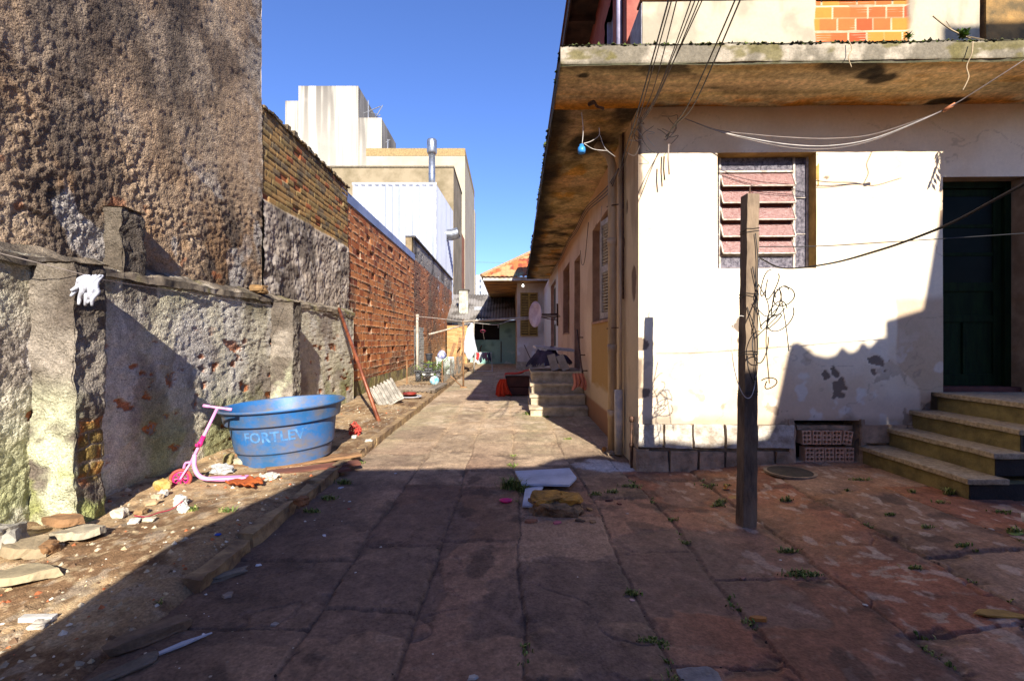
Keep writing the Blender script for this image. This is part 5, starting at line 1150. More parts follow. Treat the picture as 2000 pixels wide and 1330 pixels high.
# blue cap hanging from the soffit by white wire
bc = thing('bottle_cap', 'blue plastic cap dangling from white wire under the eave corner', 'cap', P(1136, 294, 5.0)); B0 = bc.location
MB().lathe([(.001, -.03), (.036, -.03), (.040, 0), (.036, .03), (.024, .035), (.02, .06), (.001, .062)], 16).build('cap', mat('bright_blue_plastic', hx('3f8fd8'), .35, hx('2d78c0'), 5), bc, smooth=True)
for pts in ([(1137, 282), (1139, 255), (1136, 220)], [(1140, 281), (1155, 276), (1170, 265), (1170, 250)], [(1172, 265), (1182, 290), (1202, 307)], [(1142, 282), (1160, 292), (1185, 295)]):
    MB().tube(crom([P(x, y, 5.0 + (x - 1136) * .004) - B0 for x, y in pts], 5), .004, 5).build('white_wire', M_wwhite, bc, smooth=True)
o = MB().tube(crom([P(1150, 205, 5.0), P(1160, 200, 4.95), P(1166, 208, 4.95), P(1178, 213, 4.9)], 5), [.02] * 6 + [.014] * 10, 6).build('bent_bracket', M_iron); rough_up(o, .008, 20, 0); tag(o, 'rusty bent metal stub sticking out of the stained soffit', 'bracket', None, 'thing')

# ---- rags and the white bundle on the left wall
def cloth(name, m, pos, w_, h_, label, cat='cloth', fold=.04, n=20, seed=0, rz=0, flare=.3, thick=.004, group=None):
    rnd = random.Random(seed); mb = MB(); vs = []
    for i in range(n + 1):
        for j in range(n + 1):
            s_, t_ = i / n - .5, j / n; wv = w_ * (1 - flare * (1 - t_))
            vs.append((s_ * wv + .02 * math.sin(t_ * 5 + seed), fold * math.sin(s_ * 22 + seed + t_ * 2) * (.4 + .6 * t_), -t_ * h_ * (1 + .12 * math.sin(s_ * 7 + seed))))
    fs = [(i * (n+1) + j, (i+1) * (n+1) + j, (i+1) * (n+1) + j + 1, i * (n+1) + j + 1) for i in range(n) for j in range(n)]
    o = mb.add(vs, fs).build(name, m, None, smooth=True, fix=False); o.location = pos; o.rotation_euler = (0, 0, rz)
    md = o.modifiers.new('thickness', 'SOLIDIFY'); md.thickness = thick
    return tag(o, label, cat, group, 'thing')
M_wcl = mat('white_cloth', hx('b8bac2'), .9, hx('a4a6b0'), 10, .3)
rg = thing('white_rag', 'white crumpled rag hanging on the line against the left buttress', 'rag', P(178, 540, 3.36)); rnd = random.Random(2)
for k in range(11):
    x0 = rnd.uniform(-.05, .07); L_ = rnd.uniform(.10, .21); pts = [(x0, -.01 * k % .03, .01)]
    for q in range(1, 5): pts.append((x0 + rnd.uniform(-.02, .02) - .05 * q / 4 + .0, rnd.uniform(-.04, .0), -L_ * q / 4))
    MB().tube(crom(pts, 4), [.008 + .010 * math.sin(i / 16 * 3.1) for i in range(17)], 6).build('fold', M_wcl, rg, smooth=True)
# plant hanging over the right end of the slab: it throws the leafy shadow
M_leaf = mat('leaf_green', hx('7d9c3c'), .6, hx('3c5422'), 20, .1)
def leafy(name, lab, cat, root, stems, lsz, seed, m=M_leaf, spread=.3, group=None, stem_m=None):
    rnd = random.Random(seed); t = thing(name, lab, cat, root, 0, group); sm = MB(); lm = MB()
    for k in range(stems):
        d = Vector((rnd.uniform(-1, 1), rnd.uniform(-1, 1), 0)).normalized(); hgt = rnd.uniform(.5, 1) * spread
        pts = crom([(0, 0, 0), d * hgt * .25 + Vector((0, 0, hgt * .6)), d * hgt * .7 + Vector((0, 0, hgt))], 4); sm.tube(pts, [.004] * len(pts), 4)
        for p in pts[2:]:
            for _ in range(2):
                a = Vector((rnd.uniform(-1, 1), rnd.uniform(-1, 1), rnd.uniform(-.3, .8))).normalized(); b_ = a.cross(Vector((0, 0, 1))).normalized(); s_ = lsz * rnd.uniform(.6, 1.2)
                lm.add([p, p + a * s_ * .5 + b_ * s_ * .25, p + a * s_, p + a * s_ * .5 - b_ * s_ * .25], [(0, 1, 2), (0, 2, 3)])
    sm.build('stem', stem_m or m, t); lm.build('leaves', m, t, fix=False); return t
leafy('small_plant', 'small bright green plant growing on the slab edge beside the dry twig', 'plant', P(1882, 74, 4.40), 14, .04, 3, spread=.06)
leafy('small_plant', 'tiny green sprout on the slab edge between the bricks and the larger plant', 'plant', P(1775, 77, 4.40), 6, .03, 4, spread=.05)
tw = MB(); tw.tube(crom([P(1895, 76, 4.42), P(1860, 60, 4.4), P(1838, 45, 4.4), P(1822, 32, 4.4)], 4), .006, 5); tw.tube([P(1860, 60, 4.4), P(1848, 42, 4.4)], .004, 4); tw.tube([P(1890, 72, 4.4), P(1950, 84, 4.35)], .006, 4); tag(tw.build('dry_twig', bpy.data.materials['dry_stalk']), 'dry forked twig lying over the slab edge', 'twig', None, 'thing')
hp = thing('hanging_plant', 'leafy plant hanging from the slab just beyond the right edge of the view', 'plant', W(3.43, -.88, 3.95)); lm = MB(); sm = MB(); rnd = random.Random(12)
for k in range(3):
    p = Vector((rnd.uniform(-.12, .14), -.01, .08)); pts = crom([p, p + Vector((rnd.uniform(-.08, .08), -.06, -.15)), p + Vector((rnd.uniform(-.15, .12), -.03, -.42))], 5); sm.tube(pts, .004, 4)
    for q in pts[3:]:
        for s_ in (-1, 1):
            a = Vector((s_ * .5, 0, -1)).normalized() * rnd.uniform(.09, .15); b_ = Vector((1, .3, s_ * .5)).normalized() * .016; lm.add([q, q + a * .5 + b_, q + a, q + a * .5 - b_], [(0, 1, 2, 3)])
sm.build('stem', M_leaf, hp); lm.build('leaves', M_leaf, hp, fix=False)

# ---- leaning pole, concrete chunk, clothes poles, rack, dish
M_cop = mat('copper_brown_pipe', hx('9c5a3c'), .45, hx('6b3a28'), 6, .3, 40, metal=.3)
cp = MB().tube([G(742, 828, .06), P(662, 603, 9.35)], .032, 12).build('leaning_pipe', M_cop, smooth=True); tag(cp, 'long copper-brown pipe leaning on the low wall by the orange blocks', 'pipe', None, 'thing')
ck = thing('concrete_chunk', 'grey ribbed concrete slab fragment tilted on the dirt', 'rubble', G(770, 792, .06)); ck.rotation_euler = (R(-26), R(-24), R(28)); M_rib = mat('ribbed_concrete', hx('a09a90'), .95, hx('6f6a62'), 7, .7)
o = MB().box(-.30, .22, -.10, .0, .02, .50).build('slab', M_rib, ck); rough_up(o, .02, 5, 3, seed=4)
for k in range(7): rough_up(MB().box(-.285 + k * .075, -.245 + k * .075, -.135, -.085, .06, .53).build('rib', M_rib, ck), .008, 8, 2, seed=k)
M_pole = mat('whitish_pole', hx('c2b8a8'), .6, hx('8f8474'), 4, .2); M_rpole = mat('brown_pole', hx('9a7550'), .8, hx('6d4f36'), 4, .2)
cpole = thing('clothes_pole', 'brown upright pole with a small foot holding the clothes rail', 'pole', G(905, 757)); q = cpole.location
MB().tube([(0, 0, 0), (0, 0, 1.98)], .028, 8).build('upright', M_rpole, cpole, smooth=True); MB().box(-.10, .10, -.06, .06, 0, .03).build('foot', M_rpole, cpole, .004); MB().tube([(-.42, .3, .32), (-.04, 0, .03)], .018, 6).build('brace', M_rpole, cpole)
e1 = P(905, 628, q.y); e2 = W(-.03, 9.3, 2.13); o = MB().tube([e1, e2], .036, 10).build('clothes_rail', M_pole, smooth=True); tag(o, 'long whitish rail spanning the alley from the pole to the house', 'rail', None, 'thing')
cable('washing_line', [P(814, 618, 16.2), P(855, 622, 15.3), e1], .010, M_wwhite, 'white line from the pole at the left wall to the clothes rail', 'line')
p2 = thing('clothes_pole', 'pale upright pole standing against the end of the orange block wall', 'pole', (-3.02, 16.4, .06)); MB().tube([(0, 0, 0), (0, 0, 2.2)], .045, 8).build('upright', M_pole, p2, smooth=True); MB().tube([(0, 0, 2.14), (.0, 0, 2.22)], .055, 8).build('top_cap', M_pole, p2)
p3 = thing('clothes_pole', 'white pole behind the hanging white sheet', 'pole', G(925, 728)); MB().tube([(0, 0, 0), (0, 0, 2.20)], .035, 8).build('upright', M_pole, p3, smooth=True); MB().tube([(-.04, 0, 2.17), (.04, 0, 2.17)], .045, 8).build('top_cap', M_pole, p3)
t3 = p3.location + Vector((0, 0, 2.17)); o = MB().tube([P(838, 653, 17.5), t3], .03, 8).build('clothes_rail', M_pole, smooth=True); tag(o, 'pale slanting rail from the left wall up to the white pole', 'rail', None, 'thing')
cable('washing_line', [t3, P(950, 633, 20.6), P(973, 634, 20), P(1000, 626, 20), W(-.1, 14.5, 2.3)], .012, M_wwhite, 'sagging white washing line right of the white pole', 'line')
pg = MB().box(-.012, .012, -.012, .012, -.12, .02).build('clothes_peg', M_pole); pg.location = P(973, 635, 20); tag(pg, 'lone clothes peg on the sagging white line', 'peg', None, 'thing')
cloth('hanging_sheet', M_wcl, t3 + Vector((-.12, -.35, -.02)), .62, 1.42, 'white sheet hanging from the white pole', 'sheet', .04, seed=2, flare=.72)
rk = thing('drying_rack', 'small white folding rack with little clothes at the end of the alley', 'drying rack', G(938, 726) + Vector((.12, .2, 0))); M_rk = mat('white_metal', hx('cfcfcf'), .5)
for x in (-.42, .42):
    MB().tube([(x, -.2, 0), (x * .85, .2, .85)], .014, 6).build('leg', M_rk, rk); MB().tube([(x, .25, 0), (x * .85, -.2, .85)], .014, 6).build('leg', M_rk, rk)
MB().tube([(-.42, -.2, .03), (.42, -.2, .03)], .012, 6).build('foot_bar', M_rk, rk)
for k in range(4): MB().tube([(-.38, -.2 + k * .13, .85), (.38, -.2 + k * .13, .85)], .009, 6).build('rail', M_rk, rk)
for k, (x, c, L_, lab) in enumerate(((-.24, 'c0282c', .34, 'red'), (-.10, 'e8e8e8', .42, 'white'), (.03, '9c8f98', .30, 'grey'), (.14, 'a86a78', .36, 'dusty pink'), (.28, '403c58', .38, 'dark'))):
    cloth('small_garment', mat('cloth_' + lab.replace(' ', '_'), hx(c), .9), rk.location + Vector((x, -.21, .86)), .13, L_, lab + ' little garment hung on the drying rack', 'garment', .015, 8, k, flare=0, group='garments on the drying rack')
dish = thing('satellite_dish', 'pinkish satellite dish seen almost edge-on, fixed to the house wall', 'satellite dish', P(1050, 614, 12.9)); M_dish = mat('dish_paint', hx('d5cdd5'), .5, hx('b0a0b2'), 4, .05)
DM = Matrix.Rotation(R(-64), 4, 'Z') @ Matrix.Rotation(R(90), 4, 'X')
MB().lathe([(.001, .0), (.12, .006), (.24, .028), (.34, .07), (.345, .075), (.34, .08), (.24, .038), (.12, .016), (.001, .01)], 36, DM, cap=False).build('reflector', M_dish, dish, smooth=True)
MB().tube([(0.02, 0, 0), (.25, .1, 0), (.55, .25, .02)], .022, 8).build('arm', M_iron, dish); MB().tube([(.02, -.02, -.05), (.3, .1, -.12), (.55, .25, -.15)], .012, 6).build('strut', M_iron, dish); MB().tube([(.55, .25, -.3), (.55, .25, .3)], .025, 8).build('mast', M_iron, dish)
# ---- small things on the left bed, far
fn = thing('wire_fence', 'low bent chicken-wire fence round the small garden bed', 'fence', (-1.95, 15, .05)); M_fw = mat('fence_wire', hx('8d8a82'), .6, metal=.4); fb = MB()
def fence_panel(A, B, hgt, mb):
    A, B = Vector(A), Vector(B); L_ = (B - A).length; d = (B - A) / L_; c = .085; nrm = Vector((d.y, -d.x, 0))
    def pt(s, z): return A + d * s + Vector((0, 0, z)) + nrm * .05 * math.sin(s * 3 + z * 4)
    k = -hgt
    while k < L_:
        for sg in (1, -1):
            s0, s1 = (k, k + hgt); pts = []
            for i in range(8):
                t = i / 7; s_ = s0 + (s1 - s0) * t
                if 0 <= s_ <= L_: pts.append(pt(s_, hgt * t if sg > 0 else hgt * (1 - t)))
            if len(pts) > 1: mb.tube(pts, .0035, 3, False)
        k += c
FL = fn.location
fence_panel(Vector((-3.0, 14.6, .05)) - FL, Vector((-1.98, 14.9, .05)) - FL, .62, fb); fence_panel(Vector((-1.98, 14.9, .05)) - FL, Vector((-1.95, 21, .05)) - FL, .70, fb); fb.build('mesh', M_fw, fn)
for (x, y) in ((-3.0, 14.6), (-1.98, 14.9), (-1.96, 17), (-1.95, 19), (-1.95, 21)): MB().tube([(x - FL.x, y - FL.y, 0), (x - FL.x, y - FL.y, .75)], .02, 6).build('stake', M_rpole, fn)
tq = thing('toy_quad', 'black child ride-on quad behind the chicken wire', 'toy', (-2.52, 15.6, .09), R(8)); M_bp = mat('black_toy_plastic', hx('26272b'), .5, hx('3a3c42'), 6, .1)
o = MB().box(-.17, .17, -.34, .38, .16, .34).build('body', M_bp, tq, .05, seg=3); rough_up(o, .01, 4, 1)
MB().box(-.13, .13, -.12, .36, .345, .42).build('seat', M_bp, tq, .03); MB().box(-.30, .30, -.40, -.12, .30, .345).build('front_rack', M_bp, tq, .02)
for x in (-.31, .31):
    for y in (-.28, .34): MB().lathe([(.05, -.07), (.15, -.075), (.17, -.05), (.17, .05), (.15, .075), (.05, .07)], 18, Matrix.Translation((x, y, .17)) @ Matrix.Rotation(R(90), 4, 'Y')).build('wheel', M_bp, tq)
    MB().box(x - .13 if x < 0 else x - .10, x + .10 if x < 0 else x + .13, -.44, -.10, .345, .37).build('fender', M_bp, tq, .01)
    MB().box(x * .42 - .05, x * .42 + .05, -.36, -.345, .22, .28).build('headlight', mat('toy_headlight', hx('d8d8d2'), .3), tq, .004)
MB().tube(crom([(-.24, -.05, .60), (-.10, -.12, .56), (0, -.14, .55), (.10, -.12, .56), (.24, -.05, .60)], 4), .018, 8).build('handlebar', M_bp, tq, smooth=True); MB().tube([(0, -.2, .33), (0, -.13, .56)], .025, 8).build('steering_column', M_bp, tq)
ball = MB().lathe([(.14 * math.sin(math.pi * i / 12) + .0005, -.14 * math.cos(math.pi * i / 12)) for i in range(13)], 20).build('ball', mat('turquoise_ball', hx('3fa0c0'), .5, hx('e0e4e0'), 5), smooth=True); ball.location = (-2.13, 14.3, .22); tag(ball, 'turquoise ball on the dirt in front of the chicken wire', 'ball', None, 'thing')
cap_ = MB().lathe([(.16, 0), (.17, .02), (.15, .10), (.10, .20), (.04, .23), (.001, .235)], 18).build('bucket_hat', mat('purple_blue_cloth', hx('46508f'), .8, hx('c8c8d8'), 7), smooth=True); cap_.location = (-2.28, 17.0, .84); cap_.rotation_euler = (.6, .2, 0); tag(cap_, 'purple and white cap hanging above the garden bed', 'cap', None, 'thing')
cable('cord', [Vector((-2.28, 17.0, 1.02)), Vector((-2.5, 16.9, 1.5)), Vector((-2.8, 16.8, 2.1))], .006, M_wdk, 'thin cord holding the purple cap', 'cord')
pot = MB().lathe([(.001, 0), (.08, 0), (.12, .2), (.14, .2), (.14, .23), (.001, .23)], 16).build('plant_pot', M_bp); pot.location = (-2.66, 16.6, .72); tag(pot, 'small black pot hanging over the garden bed', 'pot', None, 'thing')
leafy('garden_plant', 'leafy light green plant behind the chicken wire', 'plant', (-2.45, 16.4, .1), 34, .11, 8, spread=.72); leafy('garden_plant', 'low darker plant left of the light green one behind the wire', 'plant', (-2.8, 16.2, .1), 20, .10, 9, spread=.5)
leafy('garden_plant', 'straggly plant at the far end of the chicken-wire bed', 'plant', (-2.35, 18.3, .1), 18, .08, 10, spread=.6)
wb_ = cloth('white_sack', mat('white_sack_plastic', hx('d5d8d6'), .6, hx('a8b8ae'), 6), (-2.35, 18.4, .78), .7, .6, 'pale plastic sack leaning inside the chicken-wire bed', 'sack', .05, seed=6, flare=0)
cs = relief('corrugated_sheet', M_rel, None, (-3.0, 12.0, .10), (1, 0, 0), (0, 1, 0), (0, 0, 1), lin(0, 1.25, .016), lin(0, 2.1, .06), lambda a, b: .022 * np.sin(a * 2 * math.pi / .11) + .03 * (fbm(a, b, 1, 2, 401)), lambda a, b, h: mixc(full(hx('a3927c'), a), hx('7c6c5a'), ss(.4, .6, fbm(a, b, 2, 4, 402)))); tag(cs, 'brown-grey corrugated sheet lying on the dirt before the toy quad', 'sheet', None, 'thing')
gw = MB().box(-.09, .09, -.9, .9, 0, .04).build('grey_plank', mat('grey_plank_wood', hx('8a7f72'), .9, hx('5f564b'), 5, .4)); gw.location = (-1.87, 13.3, .13); gw.rotation_euler = (0, R(4), R(-3)); rough_up(gw, .012, 4, 3); tag(gw, 'grey plank lying along the kerb beside the corrugated sheet', 'plank', None, 'thing')
rp = thing('frying_pan', 'rusty red pan lying on a white rim on the dirt', 'pan', (-2.2, 11.0, .12)); MB().lathe([(.001, 0), (.13, 0), (.17, .05), (.165, .05), (.125, .01), (.001, .01)], 24, Matrix.Translation((0, 0, .05))).build('pan', mat('rusty_red', hx('8d2e22'), .6, hx('4c1c18'), 6), rp, smooth=True); MB().lathe([(.2, 0), (.25, .02), (.25, .035), (.2, .03)], 24, Matrix.Translation((.03, -.04, 0)), cap=False).build('rim', M_wcl, rp)
rb = MB(); rnd = random.Random(4)
for k in range(70):
    d = Vector((rnd.gauss(0, 1), rnd.gauss(0, 1), rnd.gauss(0, 1))).normalized() * .10; d2 = Vector((rnd.gauss(0, 1), rnd.gauss(0, 1), rnd.gauss(0, 1))).normalized() * .10; rb.tube(crom([d, (d + d2) * .65, d2], 3), .005, 4)
o = rb.build('mesh_ball', mat('red_net', hx('d0483c'), .7)); o.location = G(693, 850, .1) + Vector((0, 0, .06)); o.scale = (.8, .8, 1.1); tag(o, 'crumpled red net ball on the dirt right of the blue tub', 'net', None, 'thing')
# ---- right of the alley: box with orange cloth, pile of bedding on the landing, blocks
bx = thing('wooden_box', 'dark red-brown box beside the alley stair under the orange cloth', 'box', (.33, 12.3, 0)); M_rbx = mat('red_brown_box', hx('5c3228'), .8, hx('42241e'), 4, .3)
for z0_, z1_ in ((0.02, .22), (.235, .45)): MB().box(-.36, .24, 0, .5, z0_, z1_).build('plank_side', M_rbx, bx, .01)
MB().box(-.37, .25, -.02, .52, .45, .48).build('lid', M_rbx, bx, .006)
M_or = mat('orange_cloth', hx('e0431c'), .9, hx('c2381a'), 6, .3)
oc = relief('orange_cloth', M_or, None, (-.14, 12.2, .50), (1, 0, 0), (0, 1, 0), (0, 0, 1), lin(0, .95, .03), lin(0, .65, .03), lambda a, b: .10 * fbm(a, b, 5, 4, 411) + .14 * ss(.3, .9, a) - .45 * ss(.10, .0, a) * (1 - .4 * fbm(a, b, 6, 3, 412)), lambda a, b, h: full(hx('d84020'), a)); tag(oc, 'bright orange cloth spread over the dark box beside the stair', 'cloth', None, 'thing')
cloth('orange_cloth', M_or, Vector((-.10, 12.15, .44)), .42, .43, 'bright orange cloth trailing down to the ground beside the box', 'cloth', .05, seed=9, flare=.6)
cloth('orange_cloth', mat('faded_orange_cloth', hx('c8806c'), .9, hx('a8654f'), 6, .3), W(-.17, 3.68, .80), .26, .28, 'faded orange-pink cloth hanging over the right side of the alley stair', 'cloth', .03, seed=11, flare=.2)
def heap(name, m, c, sx, sy, sz, lab, cat, seed): 
    return tag(relief(name, m, None, c, (1, 0, 0), (0, 1, 0), (0, 0, 1), lin(-sx, sx, .025), lin(-sy, sy, .025), lambda a, b: sz * np.clip(1.15 - (a / sx) ** 2 - (b / sy) ** 2, 0, 1) ** .6 * (.35 + 1.1 * fbm(a, b, 4.5, 3, seed)) + .30 * np.abs(fbm(a, b, 5, 4, seed + 1) - .5) - .02, lambda a, b, h: mixc(full(hx('4a4152'), a), hx('2f2a38'), ss(.45, .6, fbm(a, b, 4, 3, seed + 2))), lambda a, b: (a / sx) ** 2 + (b / sy) ** 2 < 1), lab, cat, None, 'thing')
heap('folded_bedding', M_rel, W(-.62, 5.25, .78), .50, .38, .36, 'dark purple crumpled bedding heaped on the alley landing', 'bedding', 421)
b2 = MB().box(-.42, .42, -.22, .22, 0, .05).build('white_board', mat('white_panel', hx('c8c6cc'), .6)); b2.location = W(-.52, 5.4, 1.20); b2.rotation_euler = (.05, .08, .1); tag(b2, 'white panel lying on top of the dark bedding', 'panel', None, 'thing')
for k, (u_, a_, lab) in enumerate(((-.52, 14, 'left grey block leaning against the bedding on the landing'), (-.30, 22, 'right grey block leaning against the bedding on the landing'))):
    o = MB().box(-.08, .08, -.05, .05, 0, .34).build('concrete_block', mat('pale_block', hx('a39a92'), .9, hx('8c837a'), 8, .4)); o.location = W(u_, 4.80, .78); o.rotation_euler = (R(-14), R(-a_), 0); rough_up(o, .006, 6, 2); tag(o, lab, 'block', 'grey blocks on the landing', 'thing')
mop = MB().tube([W(-.6, 15, .3), W(-1.0, 15.6, 1.2)], .02, 6).build('leaning_stick', M_iron); tag(mop, 'dark stick leaning beside the rear wing window', 'stick', None, 'thing')
cg = MB(); cg.tube(ring(P(943, 647, 22), Vector((0, .6, 1)), .11, 0, 16), .014, 6); o = cg.build('hanging_hoop', mat('dull_pink', hx('9c3a58'), .6)); tag(o, 'pink hoop hanging in the dark shed window', 'hoop', None, 'thing'); cable('cord', [P(943, 633, 22), P(943, 645, 22), P(946, 664, 22)], .01, M_wdk, 'dark cord with the pink hoop before the shed', 'cord')
br_ = MB()
for (x, a, L_) in ((870, 18, 1.3), (878, -14, 1.1), (884, 30, 1.2), (890, 8, 1.5)):
    p = P(x, 712, 22); br_ = MB().box(-.07, .07, -.015, .015, 0, L_).build('broken_plank', M_rpole if a > 10 else M_board); br_.location = (p.x, 22 + a * .02, .05); br_.rotation_euler = (.1, R(a), 0)
    tag(br_, {18: 'tall plank leaning right among the planks at the far left wall', -14: 'plank leaning left at the far left wall', 30: 'most tilted plank at the far left wall', 8: 'nearly upright plank at the far left wall'}[a], 'plank', 'planks leaning at the far left wall', 'thing')
# manhole, papers
mh = thing('manhole_cover', 'dark round iron cover sunk in the paving beside the vent', 'manhole cover', G(1543, 922, .09)); MB().lathe([(.001, 0), (.20, 0), (.20, .012), (.001, .012)], 32).build('cover', mat('black_iron', hx('38322c'), .8, hx('241f1b'), 12, .7), mh); MB().lathe([(.205, -.01), (.235, -.01), (.235, .010), (.205, .010)], 32, cap=False).build('frame', M_mortar, mh)
pp = relief('paper', mat('white_paper', hx('c9c9d2'), .8), None, W(4.05, -.52, .862), (1, .1, 0), (-.1, 1, 0), (0, 0, 1), lin(0, .30, .02), lin(0, .16, .02), lambda a, b: .03 * np.abs(a - .12) + .003, lambda a, b, h: full(hx('c9c9d2'), a)); tag(pp, 'folded white paper lying on the landing by the green door', 'paper', None, 'thing')
cu_ = MB().lathe([(.001, 0), (.035, 0), (.048, .10), (.045, .10), (.033, .006), (.001, .006)], 18, Matrix.Rotation(R(75), 4, 'X')).build('plastic_cup', mat('white_plastic', hx('d8d8dc'), .4), smooth=True); cu_.location = G(1998, 1022, .12) + Vector((0, 0, .035)); cu_.rotation_euler = (0, 0, .6); tag(cu_, 'white plastic cup on its side at the right edge of the paving', 'cup', None, 'thing')
# ================================================================ RUBBLE, LITTER, WEEDS
def gz(x, y):
    X = np.array(float(x)); Y = np.array(float(y))
    if x < -1.80: return float(dt_h(X, Y))
    if x < -1.70 and y > 2.7: return .10
    return float(pv_h(X, Y))
def GG(px, py):
    p = G(px, py, .0)
    for _ in range(3): p = G(px, py, gz(p.x, p.y))
    return p
M_fleck = attr_mat('fleck', .9, 40, .3, .4, 120, .004)
rnd = random.Random(31); pts = []
for _ in range(5200):
    y = 1.7 + 8 * rnd.random() ** 1.7; x = rnd.uniform(-3.32, -1.80)
    if vn(np.array(x * 2.2), np.array(y * 2.2), 500) < .28: continue
    pts.append((x, y, gz(x, y) - .004, rnd.choice((.3, .4, .5, .6, .8, 1.3)) * (1.3 if x < -2.9 else 1)))
flecks('gravel', M_fleck, pts, .015, [hx('b29c7a'), hx('8a7258'), hx('b8aa90'), hx('6b543f'), hx('a5603c'), hx('9c8e78'), hx('c8bfae')], seed=6, flat=.7)
pts = []
for _ in range(1500):
    y = 1.7 + 11 * rnd.random() ** 1.6; x = rnd.uniform(-3.3, 5.0) if rnd.random() < .4 else -1.68 + abs(rnd.gauss(0, .35))
    if x > 1.35 and y > 5.1: continue
    pts.append((x, y, gz(x, y) - .002, rnd.choice((.3, .4, .5, .6, 1.1))))
flecks('litter', M_fleck, pts, .010, [hx('dcd8d2'), hx('c9c2b6'), hx('8a7868'), hx('6b5442'), hx('b0a28e'), hx('3c3028')], seed=7, flat=.35)
# dead leaves and earth in the joints
pts = []
for _ in range(16000):
    y = 1.7 + 6 * rnd.random() ** 1.4; x = rnd.uniform(-1.7, 5.2)
    pts.append((x, y))
X = np.array([p[0] for p in pts]); Y = np.array([p[1] for p in pts]); dx, dy_, sid, rr = paving_fields(X, Y); d = np.minimum(dx, dy_); hh = pv_h(X, Y)
sel = [i for i in range(len(pts)) if d[i] < .016 and not (X[i] > 1.3 and Y[i] > 5.15)]
flecks('joint_earth', M_fleck, [(X[i], Y[i], hh[i] - .003, rnd.uniform(.4, 1.1)) for i in sel], .009, [hx('4a3a2e'), hx('5d4a3a'), hx('3a2e26'), hx('75604a')], seed=8, flat=.6)
# weeds: tufts of thin blades
def weeds(name, spots, cols, seed):
    rnd = random.Random(seed); mb = MB(); cl = []
    for (p, rx, n, hgt) in spots:
        for _ in range(n):
            x = p.x + rnd.gauss(0, rx * .5); y = p.y + rnd.gauss(0, rx * .22); z = gz(x, y) - .003
            a = rnd.uniform(0, 6.28); L_ = hgt * rnd.uniform(.4, 1.2); lean = rnd.uniform(.2, 1.1); dd = Vector((math.cos(a), math.sin(a), 0)); w_ = rnd.uniform(.002, .0045); s_ = Vector((-dd.y, dd.x, 0)) * w_
            b_ = Vector((x, y, z)); m_ = b_ + dd * L_ * lean * .4 + Vector((0, 0, L_ * .6)); t_ = b_ + dd * L_ * lean + Vector((0, 0, L_ * .75))
            mb.add([b_ - s_, b_ + s_, m_ + s_ * 1.3, t_, m_ - s_ * 1.3], [(0, 1, 2, 4), (4, 2, 3)])
            c = rnd.choice(cols); f = rnd.uniform(.7, 1.3); cl += [(c[0]*f, c[1]*f, c[2]*f, 1)] * 5
    o = mb.build(name, M_fleck, fix=False); a = o.data.attributes.new('Col', 'FLOAT_COLOR', 'POINT'); a.data.foreach_set('color', np.array(cl, np.float32).reshape(-1)); o['kind'] = 'stuff'; return o
gs = [hx('6f8040'), hx('56682f'), hx('8a9450'), hx('4a5a2a'), hx('8f8a58')]
sp = [(1232, 950, .10, 90, .04), (1162, 966, .06, 60, .04), (1195, 962, .07, 50, .04), (1000, 908, .05, 60, .04), (1003, 890, .04, 40, .03), (1110, 858, .06, 60, .04), (1032, 810, .07, 80, .08), (1070, 815, .06, 50, .05), (1400, 988, .06, 60, .04), (1376, 946, .05, 40, .03), (1390, 948, .07, 50, .03),
      (1312, 1018, .04, 40, .04), (1420, 948, .04, 30, .03), (1536, 978, .045, 60, .045), (1560, 1122, .09, 160, .035), (1590, 1124, .04, 60, .03), (1540, 1078, .06, 90, .035), (1680, 937, .09, 90, .03), (1740, 1006, .04, 50, .03), (1810, 1030, .04, 40, .03), (1880, 1066, .04, 50, .03), (1852, 966, .04, 60, .07), (1838, 982, .05, 40, .03), (1782, 962, .03, 30, .04), (1960, 1001, .07, 60, .03), (1980, 1040, .05, 60, .05), (1790, 1110, .05, 60, .025),
      (1275, 1250, .06, 130, .018), (1235, 1162, .04, 70, .03), (1292, 1262, .04, 40, .015), (672, 945, .06, 110, .06), (640, 975, .06, 120, .05), (610, 1000, .06, 90, .04), (700, 905, .08, 90, .04), (440, 1000, .05, 40, .05), (375, 997, .05, 50, .05), (318, 1195, .03, 20, .03), (1000, 955, .08, 260, .13), (1022, 962, .05, 100, .08), (750, 790, .08, 50, .05), (1410, 982, .05, 50, .05), (1340, 1062, .03, 30, .03), (1655, 958, .04, 30, .03), (795, 765, .1, 60, .05)]
jw = [i for i in range(len(pts)) if d[i] < .012 and 0 < X[i] < 4.6 and Y[i] < 5.0 and not (X[i] > 3.6 and Y[i] > 3.6) and vn(np.array(X[i] * 3.1), np.array(Y[i] * 2.3), 77) > .72][:150]
weeds('joint_weeds', [(Vector((X[i], Y[i], 0)), .03, 9, .014 + .02 * rnd.random()) for i in jw], gs, 19)
weeds('weeds', [(GG(x, y), r_, n_, h_) for x, y, r_, n_, h_ in sp], gs, 9)
